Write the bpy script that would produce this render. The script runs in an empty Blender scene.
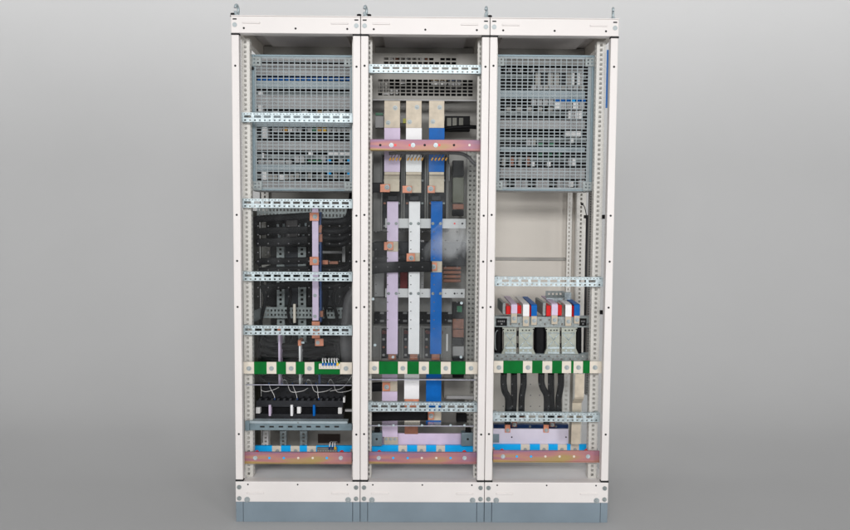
import bpy, bmesh, math, random
from mathutils import Vector, Matrix, Euler
random.seed(7)
S = bpy.context.scene
COL = S.collection

# ------------------------------------------------------------------ camera
F = 742.0
CAM = Vector((0.874, -3.5, 1.474))
ROT = Euler((math.radians(86.3), math.radians(-0.378), math.radians(-0.495)), 'XYZ')
RM = ROT.to_matrix()
cd = bpy.data.cameras.new('camera')
cam = bpy.data.objects.new('camera', cd)
COL.objects.link(cam)
cam.location = CAM
cam.rotation_euler = ROT
cd.sensor_width = 36
cd.lens = F / 850 * 36
cd.clip_end = 100
S.camera = cam
H = 2.394


def at(px, py, Y):
    """point of the plane at depth Y that a measured spot of the photograph lies on"""
    d = RM @ Vector(((px - 425) / F, -(py - 265) / F, -1))
    return CAM + d * ((Y - CAM.y) / d.y)


# ------------------------------------------------------------------ materials
MATS = {}


def mat(name, col, rough=0.5, metal=0.0, var=0.06, scale=18.0, bump=0.0, bscale=120.0, coat=0.0, spec=0.5):
    m = bpy.data.materials.new(name)
    m.use_nodes = True
    nt = m.node_tree
    b = nt.nodes['Principled BSDF']
    b.inputs['Roughness'].default_value = rough
    b.inputs['Metallic'].default_value = metal
    b.inputs['Specular IOR Level'].default_value = spec
    if coat:
        b.inputs['Coat Weight'].default_value = coat
    tc = nt.nodes.new('ShaderNodeTexCoord')
    n = nt.nodes.new('ShaderNodeTexNoise')
    n.inputs['Scale'].default_value = scale
    n.inputs['Detail'].default_value = 5
    nt.links.new(tc.outputs['Object'], n.inputs['Vector'])
    r = nt.nodes.new('ShaderNodeValToRGB')
    r.color_ramp.elements[0].position = 0.3
    r.color_ramp.elements[1].position = 0.7
    lo = [max(0, c * (1 - var)) for c in col]
    hi = [min(1, c * (1 + var)) for c in col]
    r.color_ramp.elements[0].color = (*lo, 1)
    r.color_ramp.elements[1].color = (*hi, 1)
    nt.links.new(n.outputs['Fac'], r.inputs['Fac'])
    nt.links.new(r.outputs['Color'], b.inputs['Base Color'])
    # roughness also wanders a little
    mr = nt.nodes.new('ShaderNodeMapRange')
    mr.inputs['To Min'].default_value = max(0.05, rough - 0.08)
    mr.inputs['To Max'].default_value = min(1, rough + 0.08)
    nt.links.new(n.outputs['Fac'], mr.inputs['Value'])
    nt.links.new(mr.outputs['Result'], b.inputs['Roughness'])
    if bump:
        n2 = nt.nodes.new('ShaderNodeTexNoise')
        n2.inputs['Scale'].default_value = bscale
        n2.inputs['Detail'].default_value = 4
        nt.links.new(tc.outputs['Object'], n2.inputs['Vector'])
        bp = nt.nodes.new('ShaderNodeBump')
        bp.inputs['Strength'].default_value = bump
        bp.inputs['Distance'].default_value = 0.003
        nt.links.new(n2.outputs['Fac'], bp.inputs['Height'])
        nt.links.new(bp.outputs['Normal'], b.inputs['Normal'])
    MATS[name] = m
    return m


cream = mat('cream powder coat', (0.735, 0.695, 0.675), 0.45, 0, 0.035, 3.5, 0.05, 400)
profile = mat('pale profile steel', (0.66, 0.64, 0.60), 0.45, 0.1, 0.05, 14)
inner = mat('grey beige sheet', (0.62, 0.575, 0.515), 0.5, 0, 0.04, 4, 0.05, 200)
floorm = mat('pale grey sheet', (0.84, 0.83, 0.82), 0.5, 0, 0.04, 5)
gridm = mat('grey beige perforated plate', (0.23, 0.22, 0.20), 0.5, 0.1, 0.1, 12)
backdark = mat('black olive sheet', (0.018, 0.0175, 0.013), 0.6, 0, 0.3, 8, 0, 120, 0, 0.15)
uprightm = mat('worn beige steel', (0.37, 0.36, 0.33), 0.5, 0.1, 0.1, 20)
olive = mat('olive grey sheet', (0.085, 0.08, 0.055), 0.55, 0, 0.2, 7)
midplate = mat('warm grey plate', (0.29, 0.277, 0.255), 0.45, 0.1, 0.12, 9)
darkplate = mat('dark grey plate', (0.014, 0.014, 0.015), 0.6, 0, 0.3, 12, 0, 120, 0, 0.12)
galv = mat('galvanised steel', (0.46, 0.535, 0.56), 0.44, 0.32, 0.28, 60, 0, 120, 0, 0.45)
galvdull = mat('dull galvanised steel', (0.26, 0.29, 0.29), 0.5, 0.2, 0.25, 70)
meshm = mat('silver grey mesh steel', (0.225, 0.258, 0.27), 0.45, 0.15, 0.16, 40)
bluesteel = mat('blue grey steel', (0.17, 0.23, 0.26), 0.45, 0.2, 0.12, 30)
coverm = mat('light grey plastic cover', (0.37, 0.365, 0.365), 0.45, 0, 0.1, 12)
covblue = mat('bluish steel cover', (0.33, 0.395, 0.425), 0.48, 0.1, 0.08, 20)
plinthm = mat('slate plinth paint', (0.185, 0.235, 0.275), 0.5, 0, 0.09, 5, 0.06, 200)
lilac = mat('lilac sleeve', (0.64, 0.53, 0.69), 0.45, 0, 0.06, 20, 0.2, 60, 0, 0.25)
white = mat('white sleeve', (0.80, 0.79, 0.80), 0.45, 0, 0.04, 20, 0.2, 60)
blue = mat('blue sleeve', (0.0, 0.112, 0.42), 0.45, 0, 0.12, 22, 0.2, 60, 0, 0.15)
navy = mat('dark blue sleeve', (0.004, 0.035, 0.14), 0.4, 0, 0.1)
tin = mat('tinned copper', (0.50, 0.435, 0.345), 0.52, 0.12, 0.16, 24, 0.08, 50, 0, 0.35)
copper = mat('bare copper', (0.62, 0.235, 0.14), 0.45, 0.2, 0.18, 40)
browncu = mat('dull brown copper', (0.26, 0.105, 0.065), 0.5, 0.2, 0.2, 40)
steel = mat('bolt steel', (0.38, 0.42, 0.43), 0.5, 0.25, 0.12, 80)
black = mat('black rubber', (0.005, 0.005, 0.006), 0.5, 0, 0.3, 40, 0.15, 160, 0, 0.13)
hole = mat('dark hole', (0.01, 0.01, 0.011), 0.8, 0, 0.1)
anthracite = mat('anthracite plastic', (0.024, 0.025, 0.029), 0.5, 0, 0.2, 30, 0, 120, 0, 0.2)
greyplas = mat('grey moulded plastic', (0.19, 0.185, 0.175), 0.45, 0, 0.12, 18)
green = mat('green tape', (0.0, 0.125, 0.02), 0.5, 0, 0.15, 18, 0.08, 60, 0, 0.12)
creamp = mat('bare tinned plate', (0.68, 0.62, 0.53), 0.45, 0.05, 0.06, 24)
cyan = mat('bright blue tape', (0.005, 0.42, 0.92), 0.45, 0, 0.06, 16, 0.06, 60, 0, 0.2)
red = mat('red insulation', (0.62, 0.012, 0.012), 0.45, 0, 0.12, 30, 0, 120, 0, 0.2)
capred = mat('bright red cap', (0.80, 0.035, 0.03), 0.4, 0, 0.05)
yellow = mat('yellow ferrule', (0.80, 0.48, 0.01), 0.45, 0, 0.08)
orange = mat('amber marker', (0.55, 0.27, 0.03), 0.5, 0, 0.1)
lightgrey = mat('light grey insulator strip', (0.55, 0.55, 0.55), 0.45, 0, 0.04, 14)
plate = mat('pressed grey green steel', (0.36, 0.38, 0.33), 0.42, 0.2, 0.12, 35)
whitep = mat('white plastic', (0.78, 0.77, 0.76), 0.4, 0, 0.03)
yelp = mat('yellow plastic', (0.55, 0.55, 0.03), 0.45, 0, 0.05)
greenp = mat('green plastic', (0.01, 0.16, 0.07), 0.45, 0, 0.1)
mark = mat('faded print', (0.2, 0.2, 0.2), 0.6, 0, 0.1)
hose = mat('grey hose', (0.085, 0.082, 0.085), 0.5, 0, 0.15, 40)
board = mat('neutral studio paper', (0.46, 0.46, 0.46), 0.9, 0, 0.01, 2)

# rainbow of yellow chromate plating: the film itself has these colours
z = mat('yellow chromate plating', (0.4, 0.3, 0.25), 0.5, 0.15, 0.1, 10)
nt = z.node_tree
r = [n for n in nt.nodes if n.type == 'VALTORGB'][0]
nz = [n for n in nt.nodes if n.type == 'TEX_NOISE'][0]
nz.inputs['Scale'].default_value = 3.2
nz.inputs['Detail'].default_value = 1.5
nz.inputs['Distortion'].default_value = 0.3
mp = nt.nodes.new('ShaderNodeMapping')
mp.inputs['Scale'].default_value = (0.8, 1.0, 7.0)
nt.links.new([n for n in nt.nodes if n.type == 'TEX_COORD'][0].outputs['Object'], mp.inputs['Vector'])
nt.links.new(mp.outputs['Vector'], nz.inputs['Vector'])
cr = r.color_ramp
for pos, c in ((0.42, (0.36, 0.15, 0.185)), (0.5, (0.43, 0.20, 0.17)), (0.58, (0.37, 0.265, 0.105))):
    e = cr.elements.new(pos)
    e.color = (*c, 1)
cr.elements[0].position = 0.3
cr.elements[0].color = (0.21, 0.15, 0.26, 1)
cr.elements[-1].position = 0.72
cr.elements[-1].color = (0.50, 0.32, 0.12, 1)
sx = nt.nodes.new('ShaderNodeSeparateXYZ')
nt.links.new([n for n in nt.nodes if n.type == 'TEX_COORD'][0].outputs['Object'], sx.inputs[0])
zm = nt.nodes.new('ShaderNodeMath')          # the film grows thicker, so yellower, towards the folded edge
zm.operation = 'MULTIPLY_ADD'
zm.inputs[1].default_value = -4.5
zm.inputs[2].default_value = 0.06
nt.links.new(sx.outputs['Z'], zm.inputs[0])
za = nt.nodes.new('ShaderNodeMath')
nt.links.new(zm.outputs[0], za.inputs[0])
nt.links.new(nz.outputs['Fac'], za.inputs[1])
oi = nt.nodes.new('ShaderNodeObjectInfo')
zr = nt.nodes.new('ShaderNodeMath')
zr.operation = 'MULTIPLY_ADD'
zr.inputs[1].default_value = 0.08
nt.links.new(oi.outputs['Random'], zr.inputs[0])
nt.links.new(za.outputs[0], zr.inputs[2])
nt.links.new(zr.outputs[0], r.inputs['Fac'])
chromate = z


def clear_mat(name, tint, gloss, rough, film=0.012, glare=None):
    m = bpy.data.materials.new(name)
    m.use_nodes = True
    nt = m.node_tree
    nt.nodes.remove(nt.nodes['Principled BSDF'])
    out = nt.nodes['Material Output']
    t = nt.nodes.new('ShaderNodeBsdfTransparent')
    t.inputs['Color'].default_value = (*tint, 1)
    g = nt.nodes.new('ShaderNodeBsdfGlossy')
    g.inputs['Roughness'].default_value = rough
    lw = nt.nodes.new('ShaderNodeFresnel')
    lw.inputs['IOR'].default_value = 1.45
    n = nt.nodes.new('ShaderNodeTexNoise')
    n.inputs['Scale'].default_value = 3
    tc = nt.nodes.new('ShaderNodeTexCoord')
    nt.links.new(tc.outputs['Object'], n.inputs['Vector'])
    bp = nt.nodes.new('ShaderNodeBump')
    bp.inputs['Strength'].default_value = 0.25
    bp.inputs['Distance'].default_value = 0.02
    nt.links.new(n.outputs['Fac'], bp.inputs['Height'])
    nt.links.new(bp.outputs['Normal'], g.inputs['Normal'])
    mu = nt.nodes.new('ShaderNodeMath')
    mu.operation = 'MULTIPLY'
    mu.inputs[1].default_value = gloss
    nt.links.new(lw.outputs['Fac'], mu.inputs[0])
    d = nt.nodes.new('ShaderNodeBsdfDiffuse')      # pale diffuse film painted in for the sheet's patchy reflections
    d.inputs['Color'].default_value = (0.8, 0.82, 0.84, 1)
    n3 = nt.nodes.new('ShaderNodeTexNoise')
    n3.inputs['Scale'].default_value = 4.5
    n3.inputs['Detail'].default_value = 6
    n3.inputs['Distortion'].default_value = 1.2
    mp = nt.nodes.new('ShaderNodeMapping')
    mp.inputs['Rotation'].default_value = (0, 0.5, 0)
    mp.inputs['Location'].default_value = (0.37, 0, 0.1)
    mp.inputs['Scale'].default_value = (1.5, 1, 0.8)
    nt.links.new(tc.outputs['Object'], mp.inputs['Vector'])
    nt.links.new(mp.outputs['Vector'], n3.inputs['Vector'])
    fr = nt.nodes.new('ShaderNodeMapRange')
    fr.inputs['From Min'].default_value = 0.42
    fr.inputs['From Max'].default_value = 0.72
    fr.inputs['To Min'].default_value = film * 0.06
    fr.inputs['To Max'].default_value = film
    nt.links.new(n3.outputs['Fac'], fr.inputs['Value'])
    fac = fr.outputs['Result']
    if glare:                                     # milky patch painted in for a reflection, with its own place and size
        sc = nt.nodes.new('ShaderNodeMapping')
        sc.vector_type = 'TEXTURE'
        sc.inputs['Location'].default_value = glare[0]
        sc.inputs['Scale'].default_value = glare[1]
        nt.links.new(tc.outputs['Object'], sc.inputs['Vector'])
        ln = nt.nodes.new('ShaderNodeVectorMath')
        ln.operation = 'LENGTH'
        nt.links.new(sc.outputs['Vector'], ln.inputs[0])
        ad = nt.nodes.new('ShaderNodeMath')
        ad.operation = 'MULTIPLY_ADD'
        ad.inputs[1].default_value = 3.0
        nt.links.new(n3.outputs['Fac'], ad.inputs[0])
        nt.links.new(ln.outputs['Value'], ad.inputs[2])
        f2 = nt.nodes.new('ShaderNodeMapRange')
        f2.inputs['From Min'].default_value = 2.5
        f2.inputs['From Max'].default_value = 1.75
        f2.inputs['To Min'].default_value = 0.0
        f2.inputs['To Max'].default_value = glare[2]
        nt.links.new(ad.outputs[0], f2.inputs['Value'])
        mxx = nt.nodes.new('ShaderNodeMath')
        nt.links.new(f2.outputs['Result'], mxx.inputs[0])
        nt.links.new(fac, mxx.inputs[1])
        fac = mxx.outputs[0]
    m0 = nt.nodes.new('ShaderNodeMixShader')
    nt.links.new(fac, m0.inputs['Fac'])
    nt.links.new(t.outputs[0], m0.inputs[1])
    nt.links.new(d.outputs[0], m0.inputs[2])
    mx = nt.nodes.new('ShaderNodeMixShader')
    nt.links.new(mu.outputs[0], mx.inputs['Fac'])
    nt.links.new(m0.outputs[0], mx.inputs[1])
    nt.links.new(g.outputs[0], mx.inputs[2])
    nt.links.new(mx.outputs[0], out.inputs['Surface'])
    return m


clear = clear_mat('clear polycarbonate', (0.96, 0.97, 0.97), 0.6, 0.05)
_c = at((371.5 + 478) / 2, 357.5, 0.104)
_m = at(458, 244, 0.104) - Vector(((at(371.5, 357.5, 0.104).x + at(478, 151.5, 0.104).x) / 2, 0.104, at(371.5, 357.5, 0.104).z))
clearglare = clear_mat('clear polycarbonate with painted glare', (0.95, 0.96, 0.96), 0.6, 0.05, 0.03, ((_m.x, 0, _m.z), (0.12, 0.10, 0.10), 0.17))
cleardge = clear_mat('clear sheet edge', (0.62, 0.66, 0.68), 4.0, 0.15)

# ------------------------------------------------------------------ mesh helpers
OFF = {}
FIRST = {}


class MB:
    def __init__(s):
        s.bm = bmesh.new()

    def box(s, x0, x1, y0, y1, z0, z1):
        v = [s.bm.verts.new((x, y, z)) for x in (x0, x1) for y in (y0, y1) for z in (z0, z1)]
        for q in ((0, 1, 3, 2), (4, 6, 7, 5), (0, 4, 5, 1), (2, 3, 7, 6), (0, 2, 6, 4), (1, 5, 7, 3)):
            s.bm.faces.new([v[i] for i in q])
        return s

    def pb(s, px0, py0, px1, py1, Y, D):
        """a box whose front face covers a measured rectangle at depth Y and which is D deep"""
        mx, my = (px0 + px1) / 2, (py0 + py1) / 2
        x0, x1 = at(px0, my, Y).x, at(px1, my, Y).x
        z1, z0 = at(mx, py0, Y).z, at(mx, py1, Y).z
        return s.box(x0, x1, Y, Y + D, z0, z1)

    def cyl(s, c, axis, r, h, seg=14, r2=None):
        r2 = r if r2 is None else r2
        a = Vector(axis).normalized()
        q = Vector((0, 0, 1)).rotation_difference(a)
        A, B = [], []
        for i in range(seg):
            t = 2 * math.pi * i / seg
            A.append(s.bm.verts.new(Vector(c) + q @ Vector((r * math.cos(t), r * math.sin(t), 0))))
            B.append(s.bm.verts.new(Vector(c) + q @ Vector((r2 * math.cos(t), r2 * math.sin(t), h))))
        for i in range(seg):
            j = (i + 1) % seg
            s.bm.faces.new((A[i], A[j], B[j], B[i]))
        s.bm.faces.new(A[::-1])
        s.bm.faces.new(B)
        return s

    def prism(s, poly, Y, D):
        """polygon of (x, z) points extruded from Y to Y + D"""
        A = [s.bm.verts.new((x, Y, z)) for x, z in poly]
        B = [s.bm.verts.new((x, Y + D, z)) for x, z in poly]
        s.bm.faces.new(A)
        s.bm.faces.new(B[::-1])
        n = len(poly)
        for i in range(n):
            j = (i + 1) % n
            s.bm.faces.new((A[i], B[i], B[j], A[j]))
        return s

    def pprism(s, pts, Y, D):
        return s.prism([(at(a, b, Y).x, at(a, b, Y).z) for a, b in pts], Y, D)

    def perf(s, us, vs, hole, w0, w1, axes='xz'):
        """sheet with openings: grid lines us, vs; hole(i, j) leaves a cell open"""
        def co(u, v, w):
            return (u, w, v) if axes == 'xz' else (w, u, v) if axes == 'yz' else (u, v, w)
        V = {}

        def g(i, j, k):
            if (i, j, k) not in V:
                V[i, j, k] = s.bm.verts.new(co(us[i], vs[j], w1 if k else w0))
            return V[i, j, k]
        nu, nv = len(us) - 1, len(vs) - 1

        def solid(i, j):
            return 0 <= i < nu and 0 <= j < nv and not hole(i, j)
        for i in range(nu):
            for j in range(nv):
                if not solid(i, j):
                    continue
                s.bm.faces.new((g(i, j, 0), g(i + 1, j, 0), g(i + 1, j + 1, 0), g(i, j + 1, 0)))
                s.bm.faces.new((g(i, j, 1), g(i, j + 1, 1), g(i + 1, j + 1, 1), g(i + 1, j, 1)))
                if not solid(i - 1, j):
                    s.bm.faces.new((g(i, j, 0), g(i, j + 1, 0), g(i, j + 1, 1), g(i, j, 1)))
                if not solid(i + 1, j):
                    s.bm.faces.new((g(i + 1, j, 0), g(i + 1, j, 1), g(i + 1, j + 1, 1), g(i + 1, j + 1, 0)))
                if not solid(i, j - 1):
                    s.bm.faces.new((g(i, j, 0), g(i, j, 1), g(i + 1, j, 1), g(i + 1, j, 0)))
                if not solid(i, j + 1):
                    s.bm.faces.new((g(i, j + 1, 0), g(i + 1, j + 1, 0), g(i + 1, j + 1, 1), g(i, j + 1, 1)))
        return s

    def tube(s, pts, rx, ry=None, seg=10, ref=(0, 1, 0), sub=6, power=1.0):
        """swept ellipse along a smooth path; ry is the half size along ref"""
        ry = rx if ry is None else ry
        P = [Vector(p) for p in pts]
        Q = [P[0] * 2 - P[1]] + P + [P[-1] * 2 - P[-2]]
        path = []
        for i in range(1, len(Q) - 2):
            a, b, c, d = Q[i - 1:i + 3]
            for k in range(sub):
                t = k / sub
                path.append(0.5 * ((2 * b) + (c - a) * t + (2 * a - 5 * b + 4 * c - d) * t * t + (3 * b - a - 3 * c + d) * t ** 3))
        path.append(P[-1])
        ref = Vector(ref)
        rings = []
        for i, p in enumerate(path):
            t = (path[min(i + 1, len(path) - 1)] - path[max(i - 1, 0)]).normalized()
            sd = t.cross(ref)
            if sd.length < 1e-3:
                sd = t.cross(Vector((1, 0, 0)))
            sd.normalize()
            up = sd.cross(t).normalized()
            ring = []
            for k in range(seg):
                a = 2 * math.pi * k / seg
                ca, sa = math.cos(a), math.sin(a)
                ca = math.copysign(abs(ca) ** power, ca)
                sa = math.copysign(abs(sa) ** power, sa)
                ring.append(s.bm.verts.new(p + sd * rx * ca + up * ry * sa))
            rings.append(ring)
        for A, B in zip(rings, rings[1:]):
            for k in range(seg):
                j = (k + 1) % seg
                s.bm.faces.new((A[k], A[j], B[j], B[k]))
        s.bm.faces.new(rings[0][::-1])
        s.bm.faces.new(rings[-1])
        return s

    def ribbon(s, path, x0, x1, t):
        """bent flat bar: path of (y, z) points, width x0..x1, thickness t"""
        n = len(path)
        nor = []
        for i in range(n):
            a = Vector(path[max(i - 1, 0)])
            b = Vector(path[min(i + 1, n - 1)])
            d = (b - a).normalized()
            nor.append(Vector((-d.y, d.x)))
        R = []
        for (y, zz), q in zip(path, nor):
            R.append([s.bm.verts.new((x, y + q.x * k, zz + q.y * k)) for x, k in ((x0, 0), (x1, 0), (x1, t), (x0, t))])
        for A, B in zip(R, R[1:]):
            for k in range(4):
                j = (k + 1) % 4
                s.bm.faces.new((A[k], A[j], B[j], B[k]))
        s.bm.faces.new(R[0][::-1])
        s.bm.faces.new(R[-1])
        return s

    def build(s, name, m, parent=None, bevel=0.0, smooth=False):
        bmesh.ops.recalc_face_normals(s.bm, faces=s.bm.faces)
        if bevel:
            ed = [e for e in s.bm.edges if len(e.link_faces) == 2 and e.calc_face_angle(0) > math.radians(50)]
            bmesh.ops.bevel(s.bm, geom=ed, offset=bevel, segments=2, profile=0.5, affect='EDGES', clamp_overlap=True)
        if parent is None:
            xs = [v.co for v in s.bm.verts]
            o0 = Vector(((min(v.x for v in xs) + max(v.x for v in xs)) / 2, (min(v.y for v in xs) + max(v.y for v in xs)) / 2, min(v.z for v in xs)))
        else:
            o0 = OFF[parent.name]
        for v in s.bm.verts:
            v.co -= o0
        me = bpy.data.meshes.new(name)
        s.bm.to_mesh(me)
        s.bm.free()
        me.materials.append(m)
        if smooth:
            for p in me.polygons:
                p.use_smooth = True
        o = bpy.data.objects.new(name, me)
        COL.objects.link(o)
        if parent is None:
            o.location = o0
        else:
            o.parent = parent
        OFF[o.name] = o0
        if parent is not None and parent.name not in FIRST:
            FIRST[parent.name] = o
        return o

    def stamp(s, o, m):
        """add these marks to the mesh of an object already built, in their own material"""
        bmesh.ops.recalc_face_normals(s.bm, faces=s.bm.faces)
        for v in s.bm.verts:
            v.co -= OFF[o.name]
        me = o.data
        names = [x.name for x in me.materials]
        if m.name not in names:
            me.materials.append(m)
        k = [x.name for x in me.materials].index(m.name)
        for f in s.bm.faces:
            f.material_index = k
        s.bm.from_mesh(me)
        s.bm.to_mesh(me)
        s.bm.free()
        return o


def tag(o, label, cat, group=None, kind=None):
    o['label'] = label
    o['category'] = cat
    if group:
        o['group'] = group
    if kind:
        o['kind'] = kind
    return o


def thing(name, label, cat, loc, group=None):
    o = bpy.data.objects.new(name, None)
    COL.objects.link(o)
    o.location = loc
    o.empty_display_size = 0.05
    OFF[o.name] = Vector(loc)
    return tag(o, label, cat, group)


BOLTS = {}


def bolt(parent, px, py, Y, r=0.011, m=None, world=None):
    """hexagon bolt with washer standing on a face at depth Y"""
    m = m or steel
    k = (round(r, 4), m.name)
    if k not in BOLTS:
        b = MB()
        b.cyl((0, 0, 0), (0, -1, 0), r, r * 0.16, 16)
        b.cyl((0, -r * 0.16, 0), (0, -1, 0), r * 0.72, r * 0.5, 6)
        b.cyl((0, -r * 0.66, 0), (0, -1, 0), r * 0.5, r * 0.25, 12, r * 0.32)
        bmesh.ops.recalc_face_normals(b.bm, faces=b.bm.faces)
        me = bpy.data.meshes.new('bolt')
        b.bm.to_mesh(me)
        me.materials.append(m)
        BOLTS[k] = me
    o = bpy.data.objects.new('bolt', BOLTS[k])
    COL.objects.link(o)
    o.parent = parent
    p = world or at(px, py, Y)
    o.location = Vector((p.x, Y, p.z)) - OFF[parent.name]
    o.rotation_euler.y = random.random() * 1.0
    return o


def holes(parent, pts, Y, r=0.004, name='hole', m=None):
    b = MB()
    for px, py in pts:
        p = at(px, py, Y)
        b.cyl((p.x, Y + 0.001, p.z), (0, -1, 0), r, 0.0018, 10)
    return b.stamp(parent if parent.type == 'MESH' else FIRST[parent.name], m or hole)


def slot_splits(u0, u1, pitch, w):
    """grid lines for a row of openings of width w; odd cells are the openings"""
    n = int((u1 - u0 - 0.3 * pitch) / pitch)
    s0 = (u0 + u1) / 2 - n * pitch / 2 + (pitch - w) / 2
    us = [u0]
    for i in range(n):
        us += [s0 + i * pitch, s0 + i * pitch + w]
    return us + [u1]


def px2m(Y):
    return (Y - CAM.y) / F


# ------------------------------------------------------------------ studio backdrop: floor sweeping up into a wall
sw = []
for yy in (-6.0, -3.0, -1.0, 0.5, 1.4):
    sw.append((yy, 0.0))
for i in range(1, 17):
    a = math.radians(90 * i / 16)
    sw.append((1.4 + 2.0 * math.sin(a), 2.0 - 2.0 * math.cos(a)))
sw += [(3.4, 3.0), (3.4, 4.0), (3.4, 5.5)]
b = MB()
R0 = []
for yy, zz in sw:
    R0.append([b.bm.verts.new((x, yy, zz)) for x in (-9, 10.8)])
for A, B in zip(R0, R0[1:]):
    b.bm.faces.new((A[0], A[1], B[1], B[0]))
o = b.build('backdrop', board, smooth=True)
o['kind'] = 'structure'

# ------------------------------------------------------------------ the three cabinet frames
BAYS = [
    ('cream cabinet frame holding the black cable loops and the single lilac bar', 0.0),
    ('cream cabinet frame holding three long lilac, white and blue busbars', 0.6),
    ('cream cabinet frame with bare beige back panel and red, white and blue bar ends', 1.2),
]
PW = 0.035


def cabinet(label, X, idx):
    t = thing('switchgear_cabinet', label, 'cabinet', (X + 0.3, 0.3, 0), 'cabinet frames bolted side by side')
    g = 0.0012
    x0, x1 = X + g, X + 0.6 - g
    # plinth
    pl = MB()
    pl.box(x0, x0 + PW - 0.001, 0.006, 0.6, 0.0, 0.099)
    pl.box(x1 - PW + 0.001, x1, 0.006, 0.6, 0.0, 0.099)
    pl.box(x0 + PW + 0.001, x1 - PW - 0.001, 0.004, 0.03, 0.0, 0.099)
    pl.build('plinth', plinthm, t, 0.0015)
    # bottom rail and top rail
    lo = MB().box(x0, x1, 0.0, 0.05, 0.1, 0.2).build('bottom_rail', cream, t, 0.003)
    hi = MB().box(x0, x1, 0.0, 0.05, H - 0.077, H).build('top_rail', cream, t, 0.003)
    MB().box(x0, x1, -0.002, 0.02, H, H + 0.004).build('roof_edge', cream, t, 0.001)
    # pressed ribs on the rails
    for rail, zz in ((hi, H - 0.030), (lo, 0.145)):
        for a in (x0 + 0.055, x1 - 0.135):
            MB().prism([(a, zz - 0.0045), (a + 0.08, zz - 0.0045), (a + 0.08, zz + 0.003), (a, zz + 0.003)], -0.006, 0.01).build('rib', cream, rail, 0.002)
    d = MB()
    for xx in (x0 + 0.06, (x0 + x1) / 2, x1 - 0.06):
        d.cyl((xx, 0.001, H - 0.055), (0, -1, 0), 0.005, 0.0016, 10)
    for xx in (x0 + 0.018, x1 - 0.018):
        d.box(xx - 0.009, xx + 0.009, -0.0008, 0.003, H - 0.017, H - 0.011)
    d.stamp(hi, hole)
    d = MB()
    for xx in (x0 + 0.06, (x0 + x1) / 2, x1 - 0.06):
        d.cyl((xx, 0.001, 0.186), (0, -1, 0), 0.004, 0.0016, 10)
    d.stamp(lo, hole)
    for xx in (x0 + 0.018, x1 - 0.018):
        k = MB().cyl((xx, 0.0, H - 0.040), (0, -1, 0), 0.0105, 0.003, 20).cyl((xx, -0.003, H - 0.040), (0, -1, 0), 0.005, 0.001, 6)
        k.build('screw', steel, t)
        for zz in (0.173, 0.118):
            k = MB().cyl((xx, 0.0, zz), (0, -1, 0), 0.0105, 0.004, 20).cyl((xx, -0.004, zz), (0, -1, 0), 0.005, 0.001, 6)
            k.build('screw', galvdull, t)
    for xx in (x0 + 0.056, x1 - 0.056):
        bolt(t, 0, 0, 0.0, 0.0135, None, Vector((xx, 0, 0.112)))
    # posts
    for sx in (0, 1):
        a = x0 if sx == 0 else x1 - PW
        p = MB().box(a, a + PW, 0.005, 0.045, 0.207, H - 0.084).build('front_post', cream, t, 0.003)
        MB().box(a - 0.0005, a + PW + 0.002, 0.002, 0.03, 0.2, 0.2065).build('corner_seal', hole, t)
        MB().box(a - 0.0005, a + PW + 0.002, 0.002, 0.03, H - 0.0835, H - 0.0775).build('corner_seal', hole, t)
        d = MB()
        for py in (66, 215, 261, 307, 434):
            zz = at(X * 207.4 + 250, py, 0.005).z
            d.cyl((a + PW / 2, 0.007, zz), (0, -1, 0), 0.0052, 0.0026, 10)
        d.stamp(p, hole)
        # perforated inner profile behind the post
        wide = (idx == 0 and sx == 0) or (idx == 2 and sx == 1)
        ia, ib = ((0.026, 0.064) if sx == 0 else (0.037, 0.078)) if wide else (0.026, 0.046)
        if sx == 0:
            u0, u1 = X + ia, X + ib
        else:
            u0, u1 = X + 0.6 - ib, X + 0.6 - ia
        vs = slot_splits(0.1885, H - 0.08, 0.0225, 0.013)
        q = MB()
        m0, m1 = (u0 + (u1 - u0) * 0.33, u0 + (u1 - u0) * 0.64)
        q.perf([u0, m0, m1, u1], vs, lambda i, j: i == 1 and j % 2 == 1, 0.095, 0.098)
        ux = u1 if sx == 0 else u0
        q.perf([0.0985, 0.112, 0.122, 0.140], vs, lambda i, j: i == 1 and j % 2 == 1, ux - 0.0015, ux + 0.0015, 'yz')
        q.box(u0, u1, 0.1405, 0.142, 0.1885, H - 0.08)
        q.build('inner_profile', profile, t)
        # rear post with holes
        if sx == 0:
            u0, u1 = X + 0.018, X + 0.058
        else:
            u0, u1 = X + 0.6 - 0.062, X + 0.6 - 0.014
        q = MB()
        m0, m1 = (u0 + (u1 - u0) * 0.38, u0 + (u1 - u0) * 0.6)
        q.perf([u0, m0, m1, u1], vs, lambda i, j: i == 1 and j % 2 == 1, 0.555, 0.558)
        q.box(u0, u1, 0.585, 0.60, 0.2, H - 0.08)
        if idx == 2 and sx == 1:
            q.perf([u0 - 0.05, u0 - 0.042, u0 - 0.036, u0 - 0.024], vs, lambda i, j: i == 1 and j % 2 == 1, 0.561, 0.564)
        q.build('rear_post', profile, t)
        # side beams top and bottom
        sa = X + 0.004 if sx == 0 else X + 0.6 - 0.034
        MB().box(sa, sa + 0.03, 0.0505, 0.6, H - 0.066, H - 0.006).build('side_beam', inner, t, 0.002)
        MB().box(sa, sa + 0.03, 0.0505, 0.6, 0.115, 0.205).build('side_beam', floorm, t, 0.002)
    MB().box(X + 0.035, X + 0.565, 0.56, 0.6, H - 0.09, H - 0.01).build('rear_beam', midplate, t, 0.002)
    MB().box(x0, x1, 0.02, 0.62, H - 0.0055, H - 0.0005).build('roof_panel', cream, t)
    # shallow raised tray under the roof
    MB().box(X + 0.09, X + 0.51, 0.08, 0.53, H - 0.02, H - 0.006).build('roof_stiffener', cream, t, 0.002)
    MB().box(X + 0.035, X + 0.565, 0.0505, 0.6, 0.18, 0.188).build('floor_panel', floorm, t)
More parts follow.
